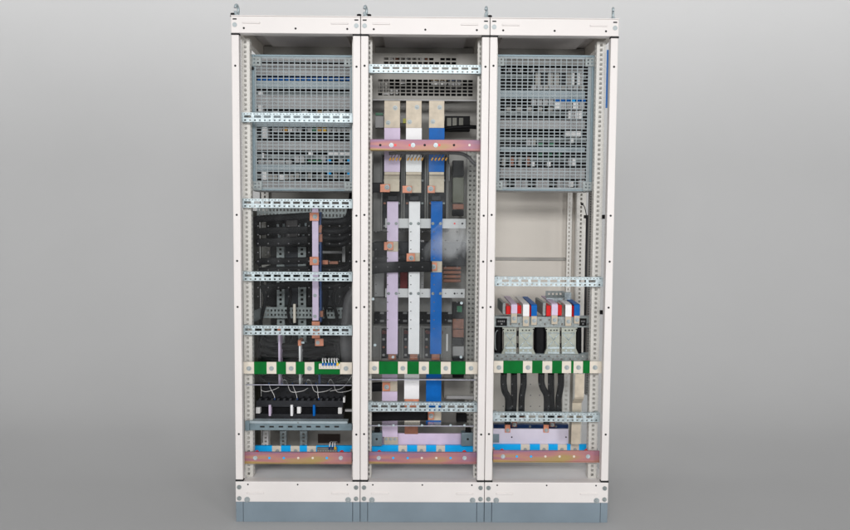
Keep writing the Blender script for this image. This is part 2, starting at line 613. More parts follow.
    bp = MB().box(x0, x1, 0.602, 0.612, 0.1, H - 0.006).build('back_panel', [inner if idx == 2 else backdark if idx == 0 else midplate][0], t)
    # lifting eye
    return t


cabs = [cabinet(l, X, i) for i, (l, X) in enumerate(BAYS)]


def eye(parent, px, cap_px):
    p = at(px, 16.5, 0.03)
    b = MB()
    b.cyl((p.x, 0.03, H + 0.0045), (0, 0, 1), 0.011, 0.010, 16)
    pts = []
    R = 0.0185
    for i in range(13):
        a = math.radians(-70 + 320 * i / 12)
        pts.append((p.x + 0.004 * math.sin(a), 0.03 + R * math.sin(a + 0) * 0.9, H + 0.034 + R * -math.cos(a) * 1.25))
    b.tube(pts, 0.0062, None, 8, (1, 0.2, 0), 3)
    b.build('lifting_eye', galv, parent, 0, True)
    if cap_px:
        q = at(cap_px, 17, 0.035)
        MB().cyl((q.x, 0.035, H + 0.0045), (0, 0, 1), 0.0125, 0.017, 14, 0.010).build('cap', black, parent, 0.002)


eye(cabs[0], 236.8, 232.8)
eye(cabs[1], 365.5, 369.0)
eye(cabs[1], 486.2, 489.8)
eye(cabs[2], 613, 0)
q = at(360, 17, 0.035)
MB().cyl((q.x - 0.004, 0.035, H + 0.0045), (0, 0, 1), 0.0125, 0.017, 14, 0.010).build('cap', black, cabs[0], 0.002)
# olive sheet added in the open side of the cable bay, darkening it inside, brown cable opening low in its back panel, seam of the beige panel
MB().box(0.004, 0.010, 0.16, 0.55, 0.21, 1.5).build('added_side_sheet', olive, cabs[0])
MB().pb(263, 430, 352, 450, 0.575, 0.01).build('lower_back_plate', midplate, cabs[0])
MB().pb(263, 186, 352, 216, 0.58, 0.01).build('upper_back_plate', midplate, cabs[0])
MB().pb(318, 434, 340, 443, 0.570, 0.004).build('cable_opening', mat('dark brown opening', (0.03, 0.016, 0.010), 0.7), cabs[0])
MB().pb(494, 257.5, 566, 260.5, 0.592, 0.009).build('panel_seam', midplate, cabs[2], 0.002)

GB = 'mesh guards over the upper wiring'


# ------------------------------------------------------------------ wire mesh guards
def mesh_guard(label, x0, x1, side):
    Y = 0.15
    p0, p1 = at(x0, 190.5, Y), at(x1, 55.5, Y)
    X0, X1, Z0, Z1 = p0.x, p1.x, p0.z, p1.z
    t = thing('mesh_guard', label, 'mesh guard', ((X0 + X1) / 2, Y, Z0), 'wire mesh guards over the upper wiring')
    fr = MB()
    w = 0.016
    fr.box(X0, X0 + w, Y - 0.003, Y + 0.03, Z0, Z1)
    fr.box(X1 - w, X1, Y - 0.003, Y + 0.03, Z0, Z1)
    fr.box(X0 + w + .0002, X1 - w - .0002, Y - 0.003, Y + 0.03, Z1 - 0.010, Z1)
    fr.box(X0 + w + .0002, X1 - w - .0002, Y - 0.003, Y + 0.03, Z0, Z0 + 0.007)
    fr.build('guard_frame', bluesteel, t, 0.001)
    us = slot_splits(X0 + w + .0004, X1 - w - .0004, 0.0268, 0.0228)
    vs = slot_splits(Z0 + 0.0075, Z1 - 0.0105, 0.0160, 0.0121)
    MB().perf(us, vs, lambda i, j: i % 2 == 1 and j % 2 == 1, Y, Y + 0.0025).build('wire_mesh', meshm, t)
    for cx in (X0, X1 - 0.05):
        for cz in (Z1 - 0.055, Z0 + 0.002):
            q = MB()
            u = [cx + 0.002, cx + 0.012, cx + 0.02, cx + 0.03, cx + 0.038, cx + 0.048]
            v = [cz, cz + 0.010, cz + 0.018, cz + 0.026, cz + 0.034, cz + 0.042]
            q.perf(u, v, lambda i, j: i % 2 == 1 and j % 2 == 1, Y - 0.007, Y - 0.0045)
            q.build('corner_bracket', galvdull, t)
    # latch block on the outer side
    bx = X0 if side < 0 else X1
    MB().box(bx - 0.006, bx + 0.014, Y - 0.012, Y - 0.0072, Z1 - 0.075, Z1 - 0.06).build('latch', black, t, 0.001)
    # bottom lip turned back under the guard
    MB().box(X0, X1, Y + 0.0305, Y + 0.17, Z0 - 0.003, Z0 - 0.0005).build('bottom_lip', coverm, t)


mesh_guard('steel wire mesh guard above the black cable loops, blue terminals showing near its top', 252.3, 354.5, -1)
mesh_guard('steel wire mesh guard above the bare beige back panel', 492.5, 595.2, 1)


# ------------------------------------------------------------------ wiring chassis behind the guards
def block_row(parent, x0, x1, y0, y1, Y, n, mats, gap=0.12, D=0.05, jitter=0.0):
    """a row of small terminals clipped side by side"""
    w = (x1 - x0) / n
    by = {}
    for i in range(n):
        m = mats[i % len(mats)] if not callable(mats) else mats(i)
        if m is None:
            continue
        j = random.uniform(-jitter, jitter)
        q = MB().pb(x0 + i * w + w * gap / 2, y0 + j, x0 + (i + 1) * w - w * gap / 2, y1 + j, Y, D)
        q.build('terminal', m, parent, 0.0008)


t = thing('wiring_chassis', 'terminal rows and grey cover strips behind mesh guard of the black cable bay', 'wiring chassis', (0.3, 0.42, 1.4), 'wiring chassis behind the mesh guards')
MB().pb(256, 56, 352, 190, 0.42, 0.02).build('back_plate', darkplate, t)
for (a, c, m) in ((58, 61, coverm), (64, 76, coverm), (81, 88, covblue), (96, 109, coverm), (113, 127, covblue), (141, 150.5, coverm), (164.5, 171, covblue), (181, 190, coverm)):
    q = MB().pb(256.5, a, 351.5, c, 0.30, 0.02)
    q.build('cover_strip', m, t, 0.002)
def rail_back(t, x0, x1, yc, Y=0.385):
    MB().pb(x0, yc - 1.6, x1, yc + 1.6, Y, 0.03).build('din_rail', galvdull, t)
for yc in (93, 136, 157, 176):
    rail_back(t, 257, 351, yc)
block_row(t, 257, 351, 77.6, 80.6, 0.32, 17, [blue])
block_row(t, 258, 263, 91, 95, 0.32, 1, [whitep])
block_row(t, 258, 263, 105, 112, 0.315 - 0.03, 1, [whitep])
block_row(t, 272, 345, 111, 113.4, 0.33, 10, lambda i: whitep if i in (0, 4, 7, 8, 9) else orange if i in (6,) else None)
block_row(t, 273, 351, 127.5, 132, 0.33, 16, lambda i: [coverm, coverm, orange, whitep, coverm, coverm, None, coverm, greenp, orange, yellow, coverm, coverm, coverm, coverm, coverm][i])
block_row(t, 262, 268, 127, 138, 0.31, 1, [whitep])
block_row(t, 258, 350, 134.5, 138, 0.36, 22, [anthracite, None, anthracite, anthracite])
block_row(t, 262, 264, 153, 158, 0.33, 1, [whitep])
block_row(t, 308, 313, 151, 155, 0.33, 1, [whitep])
block_row(t, 327, 351, 152, 155.5, 0.325, 2, [whitep])
block_row(t, 294, 326, 156, 163, 0.34, 6, lambda i: coverm if i in (0, 1, 5) else None)
block_row(t, 308, 322, 160, 162.5, 0.32, 3, [greenp])
block_row(t, 327, 351, 159.5, 162.5, 0.32, 6, lambda i: cyan if i in (0, 5) else coverm if i == 3 else None)
block_row(t, 258, 292, 160, 164, 0.33, 5, [coverm])
block_row(t, 327, 351, 171.5, 175, 0.32, 6, lambda i: cyan if i in (0, 5) else None)
block_row(t, 261, 267, 172, 180, 0.31, 1, [whitep])
block_row(t, 267, 294, 174, 180, 0.34, 5, [midplate])
block_row(t, 279, 284, 175, 180, 0.325, 1, [whitep])
block_row(t, 295, 350, 172.5, 179, 0.35, 13, lambda i: midplate if i % 3 == 0 else None)

t = thing('wiring_chassis', 'terminal rows and bluish cover strips behind mesh guard of the beige backed bay', 'wiring chassis', (1.5, 0.42, 1.4), 'wiring chassis behind the mesh guards')
MB().pb(499, 57, 588, 190, 0.42, 0.02).build('back_plate', darkplate, t)
for (a, c, m) in ((58, 65, greyplas), (90.5, 98, covblue), (120, 129, coverm), (147, 152.2, covblue), (168, 178.5, coverm)):
    q = MB().pb(500, a, 585, c, 0.30, 0.02)
    q.build('cover_strip', m, t, 0.002)
for yc in (76, 113, 139, 159, 184):
    rail_back(t, 500, 586, yc)
block_row(t, 535, 586, 68, 71.5, 0.315, 1, [coverm])
block_row(t, 500, 535, 68, 71.5, 0.315, 9, [None, anthracite, coverm, None, anthracite, coverm])
block_row(t, 535, 572, 73, 86, 0.34, 6, [midplate, anthracite, midplate])
block_row(t, 572, 583, 73, 85, 0.33, 4, [whitep, None, whitep, coverm])
block_row(t, 531, 585, 85.5, 90, 0.325, 9, [coverm, coverm, midplate])
block_row(t, 555, 586, 99, 102, 0.32, 6, [blue, blue, blue, cyan, blue, blue])
block_row(t, 531, 554, 99, 105.5, 0.33, 4, [coverm])
block_row(t, 554, 585, 102.4, 109.5, 0.32, 5, [whitep, coverm, coverm])
block_row(t, 501, 553, 107, 111, 0.35, 10, [None, midplate])
block_row(t, 568, 582, 111, 118.5, 0.33, 4, [whitep, coverm, whitep])
block_row(t, 564, 582, 131, 136.5, 0.33, 1, [whitep])
block_row(t, 526, 536, 139, 146, 0.34, 2, [coverm, midplate])
block_row(t, 538, 560, 143, 146, 0.34, 4, [greenp, None])
block_row(t, 570, 574, 138, 143, 0.33, 1, [whitep])
block_row(t, 538, 562, 153, 156, 0.34, 5, [greenp, anthracite])
block_row(t, 531, 535, 162, 166.5, 0.33, 1, [whitep])
block_row(t, 547, 551, 162, 166.5, 0.33, 1, [whitep])
block_row(t, 568, 576, 158, 166, 0.33, 2, [coverm, whitep])
block_row(t, 502, 530, 157, 166, 0.36, 7, [midplate, None, browncu, None])
block_row(t, 500, 585, 180, 190, 0.335, 12, [coverm, None, coverm, coverm, None, coverm])
block_row(t, 568, 574, 181, 187, 0.32, 1, [whitep])


# ------------------------------------------------------------------ perforated galvanised rails
def perf_rail(label, x0, x1, y0, y1, Y=0.056):
    my = (y0 + y1) / 2
    X0, X1 = at(x0, my, Y).x, at(x1, my, Y).x
    Z1, Z0 = at((x0 + x1) / 2, y0, Y).z, at((x0 + x1) / 2, y1, Y).z
    h = Z1 - Z0
    t = thing('mounting_rail', label, 'mounting rail', ((X0 + X1) / 2, Y, Z0), 'perforated galvanised mounting rails')
    q = MB()
    us = slot_splits(X0, X1, 0.0465, 0.0325)
    q.perf(us, [Z0 + h * 0.40, Z0 + h * 0.44, Z0 + h * 0.71, Z0 + h * 0.779], lambda i, j: i % 2 == 1 and j == 1, Y, Y + 0.002)
    us = slot_splits(X0, X1, 0.0155, 0.0065)
    q.perf(us, [Z0 + h * 0.78, Z0 + h * 0.81, Z0 + h * 0.90, Z1], lambda i, j: i % 2 == 1 and j == 1, Y, Y + 0.002)
    us = slot_splits(X0, X1, 0.0233, 0.0085)
    q.perf(us, [Z0, Z0 + h * 0.10, Z0 + h * 0.27, Z0 + h * 0.399], lambda i, j: i % 2 == 1 and j == 1, Y, Y + 0.002)
    us = slot_splits(X0, X1, 0.0233, 0.011)
    q.perf(us, [Y + 0.0022, Y + 0.008, Y + 0.016, Y + 0.024], lambda i, j: i % 2 == 1 and j == 1, Z1 - 0.002, Z1, 'xy')
    q.box(X0, X1, Y + 0.0022, Y + 0.024, Z0, Z0 + 0.002)
    q.build('rail_body', galv, t)
    for a in (X0 + 0.003, X1 - 0.021):
        MB().box(a, a + 0.018, Y + 0.0245, Y + 0.042, Z0 - 0.002, Z1 + 0.002).build('end_bracket', galvdull, t, 0.002)
    return t


perf_rail('perforated galvanised rail crossing in front of the wire mesh guard', 241, 352.6, 113, 122.3)
perf_rail('perforated galvanised rail between the mesh guard and the black cable loops', 240.5, 352.4, 199, 208)
perf_rail('perforated galvanised rail crossing the lilac bar just below its lower copper clamp', 241, 352.3, 272, 281)
perf_rail('perforated galvanised rail just over the copper link, next above the terminal carrying green striped bar', 241.5, 352.2, 326, 335)
perf_rail('perforated galvanised rail above the three tinned bar tops, in front of the grid plate', 369, 482, 64.8, 73.3)
perf_rail('perforated galvanised rail crossing the lower white and blue bars of the middle bay', 367.6, 477.5, 402.6, 411.5)
perf_rail('perforated galvanised rail crossing the bare beige back panel', 494.6, 603, 277, 286.3)
perf_rail('perforated galvanised rail crossing the six hanging black cables', 492.6, 600, 412.8, 421.6)


# ------------------------------------------------------------------ rainbow plated rails
def plated_rail(label, x0, x1, y0, y1, bolts, blues, plain, reds=(), darks=()):
    Y = 0.056
    my = (y0 + y1) / 2
    X0, X1 = at(x0, my, Y).x, at(x1, my, Y).x
    Z1, Z0 = at((x0 + x1) / 2, y0, Y).z, at((x0 + x1) / 2, y1, Y).z
    t = thing('plated_rail', label, 'plated rail', ((X0 + X1) / 2, Y, Z0), 'rainbow plated steel rails')
    q = MB()
    q.box(X0, X1, Y, Y + 0.003, Z0, Z1)
    q.box(X0, X1, Y + 0.0032, Y + 0.014, Z1 - 0.003, Z1)
    q.box(X0, X1, Y + 0.0032, Y + 0.040, Z0, Z0 + 0.003)
    q.box(X0, X1, Y - 0.008, Y - 0.0002, Z0, Z0 + 0.003)
    q.build('rail_body', chromate, t, 0.001)
    for px in bolts:
        bolt(t, px, my, Y, 0.0105, galv)
    if blues:
        holes(t, [(p, my) for p in blues], Y, 0.0058, 'blue_hole', cyan)
    if plain:
        holes(t, [(p, my) for p in plain], Y, 0.0058, 'hole', creamp)
    if reds:
        holes(t, [(p, my) for p in reds], Y, 0.0062, 'red_dot', capred)
    if darks:
        holes(t, [(p, my) for p in darks], Y, 0.006, 'hole', hole)
    for px in (x0 + 1.2, x1 - 1.2):
        p = at(px, my, Y)
        MB().box(p.x - 0.006, p.x + 0.006, Y + 0.0455, Y + 0.056, Z0, Z1).build('end_bracket', galvdull, t)
    return t


plated_rail('rainbow plated steel rail at the floor below the black fuse row', 244.5, 351.8, 452.3, 463.3, (255.3, 340.8), (269.4, 283.8, 326.8), (298.3, 312.7))
plated_rail('rainbow plated steel rail at the floor below the lilac cross bar with brackets', 368.8, 476.5, 452.3, 463.3, (378.8, 464.6), (393.2, 407.7, 450.6), (421.8, 436.3))
plated_rail('rainbow plated steel rail at the floor below the hanging black cables', 493, 599.5, 450.8, 461.8, (503, 588), (516.8, 531), (545.4, 559.6, 574))
plated_rail('rainbow plated steel rail with red dots, high across the coloured busbars', 370, 481.5, 139.7, 150.7, (391.3, 413, 435.7), (), (469.5,), (395.3, 409.8, 439.3), (380.3, 424.7, 454))


# ------------------------------------------------------------------ green striped earth bars and blue striped neutral bars
def striped_bar(name, label, cat, grp, x0, x1, y0, y1, Y, m, segs, bolts, D=0.010, r=0.0115):
    q = MB().pb(x0, y0, x1, y1, Y, D)
    p = at((x0 + x1) / 2, y1, Y)
    t = thing(name, label, cat, (p.x, Y, p.z), grp)
    q.build('bar', creamp, t, 0.001)
    for a, c in segs:
        MB().pb(a, y0 - 0.25, c, y1 + 0.25, Y - 0.0015, D + 0.003).build('tape', m, t, 0.001)
    for px in bolts:
        bolt(t, px, (y0 + y1) / 2 + 0.3, Y, r)
    return t


GE = 'earth bars striped with green tape'
striped_bar('earth_bar', 'cream earth bar with green stripes carrying a small wired terminal block', 'earth bar', GE, 243, 352.2, 362.2, 373.9, 0.048, green,
            [(254, 266.6), (276.4, 286), (295.7, 304.6), (314.3, 340)], (249, 271.5, 291.2, 309.5, 346))
striped_bar('earth_bar', 'cream earth bar with green stripes in front of the three long coloured busbars', 'earth bar', GE, 369, 477.6, 361.8, 373.9, 0.048, green,
            [(378.8, 398), (407.3, 418.9), (428.9, 440.8), (450.8, 465.6)], (374.5, 402.8, 424, 445.8, 471))
striped_bar('earth_bar', 'cream earth bar with green stripes above the six hanging black cables', 'earth bar', GE, 493.5, 603, 361.2, 373, 0.048, green,
            [(503.3, 523), (532.2, 542.5), (552.2, 562), (571.2, 573.6), (583, 589.8)], (499, 528, 547.5, 566.8, 578.5, 595))
GN = 'neutral bars striped with bright blue tape'


def neutral(label, x0, x1, y0, y1, segs, bolts, caps):
    t = striped_bar('neutral_bar', label, 'neutral bar', GN, x0, x1, y0, y1 + 3, 0.2, cyan, segs, bolts, 0.012, 0.009)
    for px in caps:
        p = at(px, y1 + 1.0, 0.13)
        q = MB()
        for k in range(5):
            a0, a1 = math.radians(18 * k), math.radians(18 * (k + 1))
            q.cyl((p.x, 0.13, p.z - 0.005 + 0.020 * math.sin(a0)), (0, 0, 1), 0.014 * math.cos(a0), 0.020 * (math.sin(a1) - math.sin(a0)), 16, max(0.0005, 0.014 * math.cos(a1)))
        q.cyl((p.x, 0.13, p.z - 0.045), (0, 0, 1), 0.0139, 0.04, 16)
        q.box(p.x - 0.006, p.x + 0.006, 0.1435, 0.199, p.z - 0.045, p.z - 0.02)
        q.build('red_insulator', capred, t, 0, False)
    return t


neutral('neutral bar with blue stripes and a small grey terminal block, below the black fuse row', 255, 351.8, 446, 452, [(255, 272), (281, 290.6), (299.6, 307), (316, 351.9)], (277.5, 295.6, 311.8), (257, 341.8))
neutral('neutral bar with blue stripes at the foot of the lilac cross bar', 367.5, 477.5, 445.6, 452, [(367.4, 398.3), (407, 417.2), (426, 436.2), (445, 477.6)], (403, 421.5, 440), (379.3, 464.3))
neutral('neutral bar with blue stripes in front of the lavender bar with cable lugs', 493, 589.3, 444.7, 450.6, [(492.9, 520.8), (529.8, 540), (548.5, 557.8), (567, 570.6), (579, 589.4)], (525.3, 544, 562, 575), (502, 586.4))


# ------------------------------------------------------------------ small terminal blocks with wires
def tiny_terminal(label, x0, x1, y0, y1, Y, n, body, ferr, tip):
    p = at((x0 + x1) / 2, y1, Y)
    t = thing('terminal_block', label, 'terminal block', (p.x, Y, p.z), 'small terminal blocks on the bars')
    MB().pb(x0, y0, x1, y1, Y, 0.016).build('body', body, t, 0.001)
    w = (x1 - x0) / n
    holes(t, [(x0 + (i + 0.5) * w, (y0 + y1) / 2 + 0.6) for i in range(n)], Y, 0.0032, 'screw', steel)
    for px, m in ferr:
        a = at(px, y0 + 1.2, Y - 0.004)
        q = MB().cyl((a.x, Y - 0.004, a.z - 0.003), (0, 0.15, 1), 0.0052, 0.014, 10)
        q.build('ferrule', m, t)
        e = at(px + random.uniform(-1.2, 0.2) + tip, y0 - 5.0, Y + 0.01)
        MB().tube([(a.x, Y - 0.004, a.z + 0.008), ((a.x * 2 + e.x) / 3, Y - 0.002, (a.z * 1 + e.z * 1) / 2), (e.x, Y + 0.02, e.z), (e.x + 0.002, Y + 0.09, e.z - 0.02)], 0.0027, None, 8).build('wire', whitep, t, 0, True)
    return t


tiny_terminal('cream terminal block with five blue ferrules and one yellow on the green striped bar', 318.8, 340, 363.8, 369, 0.030, 7, creamp,
              [(323, blue), (326, blue), (329, blue), (331.8, blue), (335, blue), (337.5, yellow)], -0.4)
tiny_terminal('grey terminal block with two dark blue ferrules and one yellow on the blue striped bar', 317, 337, 447.6, 452.6, 0.182, 8, greyplas,
              [(329.4, navy), (332.4, navy), (335.2, yellow)], 0.6)


# ------------------------------------------------------------------ helper for bars
def bar(name, label, cat, grp, pieces, bolts=(), pads=()):
    """flat bar built of stacked pieces: (x0, y0, x1, y1, Y, D, material, part name)"""
    last = pieces[-1]
    p = at((last[0] + last[2]) / 2, last[3], last[4])
    t = thing(name, label, cat, (p.x, p.y, p.z), grp)
    for x0, y0, x1, y1, Y, D, m, n in pieces:
        MB().pb(x0, y0, x1, y1, Y, D).build(n, m, t, 0.0012)
    for x0, y0, x1, y1, Y, D, m in pads:
        MB().pb(x0, y0, x1, y1, Y, D).build('connector', m, t, 0.0015)
    for b_ in bolts:
        bolt(t, b_[0], b_[1], b_[2], b_[3] if len(b_) > 3 else 0.011)
    return t


# ------------------------------------------------------------------ middle bay
GU = 'upper flat busbars with tinned tops'
YU = 0.21
for nm, m, x0, x1, b1, b2, lo, pad in (
        ('lilac', lilac, 384.3, 400, (395.2, 108), (388.2, 122.8), 191.4, (380, 184.2, 389.8, 192.2, 387, 187.3)),
        ('white', white, 406, 421.6, (417, 107.3), (409.6, 122), 192.8, (402.4, 185.8, 411.8, 193, 409, 189)),
        ('blue', blue, 429, 444.3, (439.7, 107.5), (432.9, 121.7), 192.4, (427.5, 185.8, 435, 193, 430.8, 188.8))):
    p = at((x0 + x1) / 2, lo, YU)
    t = thing('busbar', 'upper %s busbar with bolted tinned top plate, copper lug at its bent foot' % nm, 'busbar', (p.x, YU, p.z), GU)
    MB().pb(x0, 100.9, x1, 128, YU, 0.012).build('tinned_plate', tin, t, 0.0012)
    MB().pb(x0 - .1, 128.05, x1 + .1, 172, YU + 0.0005, 0.011).build('sleeve', m, t, 0.0012)
    # tinned foot that steps forward
    X0, X1 = at(x0, 182, YU).x, at(x1 - 0.4, 182, YU).x
    za, zb, zc = at(x0, 172, YU).z, at(x0, 177, YU - 0.03).z, at(x0, lo, YU - 0.03).z
    MB().ribbon([(YU, za), (YU, za - 0.012), (YU - 0.026, zb + 0.004), (YU - 0.032, zb - 0.01), (YU - 0.032, zc)], X0, X1, 0.010).build('tinned_foot', tin, t, 0.001)
    MB().pb(*pad[:4], YU - 0.047, 0.010).build('lug', copper, t, 0.0015)
    bolt(t, pad[4], pad[5], YU - 0.047, 0.0125)
    for bx in (b1, b2):
        bolt(t, bx[0], bx[1], YU, 0.0115)

GC = 'long central flat busbars'
YC = 0.17
for nm, m, x0, x1, y0, y1, plx0, plx1, ply0, ply1, pad, bl in (
        ('lilac', lilac, 387.0, 398.2, 201.6, 354, 387.6, 397.9, 241.4, 251.6, (384, 242, 393.2, 250.2), (389.6, 246)),
        ('white', white, 408.9, 420.0, 201.6, 354, 414, 419.6, 253, 262.4, (406.5, 253.4, 415, 262.2), (411.3, 258)),
        ('blue', blue, 430.9, 442.3, 201.4, 354, 430.5, 441.8, 261.2, 272.2, (429.3, 262.4, 437, 270.8), (433.5, 266.8))):
    # the bar is straight: one width all the way down
    p = at((x0 + x1) / 2, y1, YC)
    pt = at(x0, 215, YC)
    X0, X1 = at(x0, 230, YC).x, at(x1, 230, YC).x
    Z0, Z1 = at(x0 - 1, y1, YC).z, at(x0, y0, YC).z
    t = thing('busbar', 'long central %s busbar clamped by two pale cross strips' % nm, 'busbar', (p.x, YC, p.z), GC)
    zt, zb = at(x0, ply0, YC).z, at(x0, ply1, YC).z
    MB().box(X0, X1, YC, YC + 0.010, zt + .0003, Z1 - 0.014).build('sleeve', m, t, 0.0012)
    MB().ribbon([(YC, Z1 - 0.0138), (YC + 0.002, Z1 - 0.006), (YC + 0.008, Z1), (YC + 0.06, Z1 + 0.001)], X0, X1, -0.010).build('bent_top', m, t, 0.0008)
    MB().box(X0, X1, YC, YC + 0.010, zb, zt).build('tinned_section', tin, t, 0.001)
    MB().box(X0, X1, YC, YC + 0.010, Z0, zb - .0003).build('sleeve', m, t, 0.0012)
    MB().box(X0 + 0.008, X1 - 0.008, YC + 0.002, YC + 0.055, Z0 - 0.03, Z0 - 0.0005).build('terminal_foot', browncu, t, 0.002)
    MB().pb(*pad, YC - 0.012, 0.011).build('lug', copper, t, 0.0015)
    bolt(t, *bl, YC - 0.012, 0.0125)

for lab, y0, y1, hl, ym in (('upper pale grey insulating cross strip behind the central busbars', 218.6, 228.3, True, 223.6), ('lower pale grey insulating cross strip behind the central busbars', 288.7, 297.7, False, 293.5)):
    x1 = 466 if hl else 464.8
    p = at(425, y1, 0.185)
    t = thing('cross_strip', lab, 'cross strip', (p.x, 0.185, p.z), 'insulating cross strips')
    MB().pb(385.2, y0, x1, y1, 0.183, 0.014).build('strip', lightgrey, t, 0.0015)
    for xa in ((388.6, 396.2), (410.8, 418.5), (432.8, 440.5)):
        for px in xa:
            bolt(t, px, ym, 0.169, 0.0075, galvdull)
    holes(t, [(462.3 if hl else 461.8, ym)], 0.183, 0.005)
    holes(t, [(454.6, ym)], 0.183, 0.005, 'red_dot' if hl else 'hole', capred if hl else hole)

GL = 'lower flat busbars'
YL = 0.20
bar('busbar', 'lower lilac busbar below the green striped bar, bolted to a copper lug', 'busbar', GL,
    [(382, 373, 397.3, 381, YL, 0.01, lilac, 'sleeve'), (382, 381.1, 397.3, 391.4, YL, 0.01, tin, 'tinned_section'), (382, 391.5, 397.3, 401, YL, 0.01, lilac, 'sleeve'),
     (382, 419, 397.6, 437, YL + .012, 0.01, lilac, 'sleeve'), (384, 437.1, 398, 445.5, YL + .012, 0.01, tin, 'tinned_foot')],
    [(386.6, 387, YL - 0.012, 0.0125), (386.3, 439, YL + .012, 0.008), (390.8, 439, YL + .012, 0.008), (395, 439, YL + .012, 0.008)], [(382.5, 382.6, 390, 391, YL - 0.012, 0.011, copper)])
bar('busbar', 'lower white busbar below the green striped bar, copper coloured at its foot', 'busbar', GL,
    [(404.2, 373, 419.2, 399, YL, 0.01, white, 'sleeve'), (404.6, 399.1, 419, 408, YL, 0.01, copper, 'copper_section'), (404.4, 420, 420, 424.8, YL, 0.01, creamp, 'tinned_section'), (404.6, 425, 418, 434, YL + 0.03, 0.01, browncu, 'foot')])
bar('busbar', 'lower blue busbar below the green striped bar, reaching lowest of the three', 'busbar', GL,
    [(426, 373, 441.3, 411, YL, 0.01, blue, 'sleeve'), (426, 411.1, 441.2, 420.4, YL, 0.01, tin, 'tinned_section'), (426, 420.5, 441, 424.4, YL, 0.01, blue, 'sleeve')],
    [(431.2, 415.8, YL - 0.012, 0.0125)], [(426.6, 411.4, 434, 419.8, YL - 0.012, 0.011, copper)])

# black flexible conductors of the middle bay
GF = 'black laminated flexible conductors'


def flex(label, pts, Y, hw, th=0.012, grp=GF, layers=1):
    P = [at(a, b_, Y + (d[0] if d else 0)) for a, b_, *d in pts]
    p = P[len(P) // 2]
    t = MB()
    for k in range(layers):
        off = Vector((0, k * th * 2.1, 0))
        t.tube([q + off for q in P], hw, th, 16, (0, 1, 0), 6, 0.28)
    o = t.build('flexible_conductor', black, None, 0, True)
    return tag(o, label, 'conductor', grp)


flex('black flexible conductor ending at the upper lilac busbar foot', [(356, 187.6), (366, 187.6), (374, 187.6), (382, 187.6)], 0.175, 0.0245)
flex('black flexible conductor ending at the lug of the central lilac busbar', [(355, 247.5), (366, 247), (377, 246.2), (387, 246)], 0.19, 0.021)
flex('long black flexible conductor sloping to the lugs of the central white and blue busbars', [(352, 270), (366, 269.5), (385, 267.5), (410, 266.7), (432, 266.5)], 0.145, 0.0265, 0.009)
flex('short black flexible conductor running behind the lug of the white central busbar', [(354, 260), (368, 261), (390, 260), (408, 258)], 0.19, 0.021)
flex('black flexible conductor running to the copper lug of the lower lilac busbar', [(356, 388), (366, 387.5), (376, 386.8), (385, 386.6)], 0.215, 0.022)
flex('long black flexible conductor running to the copper lug of the lower blue busbar', [(356, 417), (368, 416.8), (400, 416), (428, 415.6)], 0.185, 0.022, 0.007)

# grid plate above
Y = 0.30
p0, p1 = at(371, 101, Y), at(478.5, 54, Y)
t = thing('grid_plate', 'grey beige plate with square openings above the three tinned bar tops', 'grid plate', (0.9, Y, p0.z))
gx0, gx1 = at(375.5, 80, Y).x, at(475.5, 80, Y).x
us = [p0.x] + slot_splits(gx0, gx1, 5.55 * px2m(Y), 4.5 * px2m(Y)) + [p1.x]
ztop, zbot = at(420, 77.8, Y).z, at(420, 97.8, Y).z
vs = [p0.z] + slot_splits(zbot, ztop, 3.35 * px2m(Y), 2.35 * px2m(Y))
z2, z1 = at(420, 58.0, Y).z, at(420, 60.3, Y).z
z4, z3 = at(420, 62.0, Y).z, at(420, 64.3, Y).z
nv = len(vs)
vs = vs + [z3, z4, z1, z2, p1.z]
def gh(i, j):
    if i < 2 or i > len(us) - 4 or i % 2 == 1:
        return False
    if j in (len(vs) - 3, len(vs) - 5):
        return 2 < i < 30 and random.random() < 0.9
    return 1 < j < nv - 1 and j % 2 == 0
MB().perf(us, vs, gh, Y, Y + 0.003).build('plate', gridm, t)
MB().pb(373, 56, 476, 100, 0.44, 0.02).build('back_plate', darkplate, t)
block_row(t, 377, 388, 78, 92, 0.345, 3, [midplate, greyplas, midplate])
block_row(t, 400, 405, 79, 84, 0.34, 2, [whitep, coverm])
block_row(t, 416, 418, 79, 85, 0.34, 1, [whitep])
block_row(t, 390, 398, 89, 94, 0.34, 3, [whitep, coverm, whitep])
block_row(t, 382, 390, 92, 95, 0.34, 2, [whitep])
block_row(t, 415, 424, 89, 93, 0.34, 3, [whitep, None, coverm])
block_row(t, 431, 447, 78, 80.5, 0.335, 5, [orange, yellow, orange])
block_row(t, 431, 447, 80.8, 85, 0.335, 5, [coverm, whitep])
block_row(t, 448, 461, 78, 80.5, 0.335, 4, [blue])
block_row(t, 448, 461, 80.8, 87, 0.335, 4, [coverm])
block_row(t, 383, 430, 57, 62, 0.36, 9, [midplate, whitep, browncu, midplate, coverm, midplate])
MB().pb(370.5, 99.6, 478.8, 100.9, Y - 0.012, 0.010).build('bottom_flange', coverm, t, 0.001)

# mounting plate of the middle bay
MB_ = MB().pb(371, 101.5, 479, 444, 0.50, 0.008)
tag(MB_.build('mounting_plate', midplate), 'warm grey mounting plate behind the circuit breakers of the middle bay', 'mounting plate')

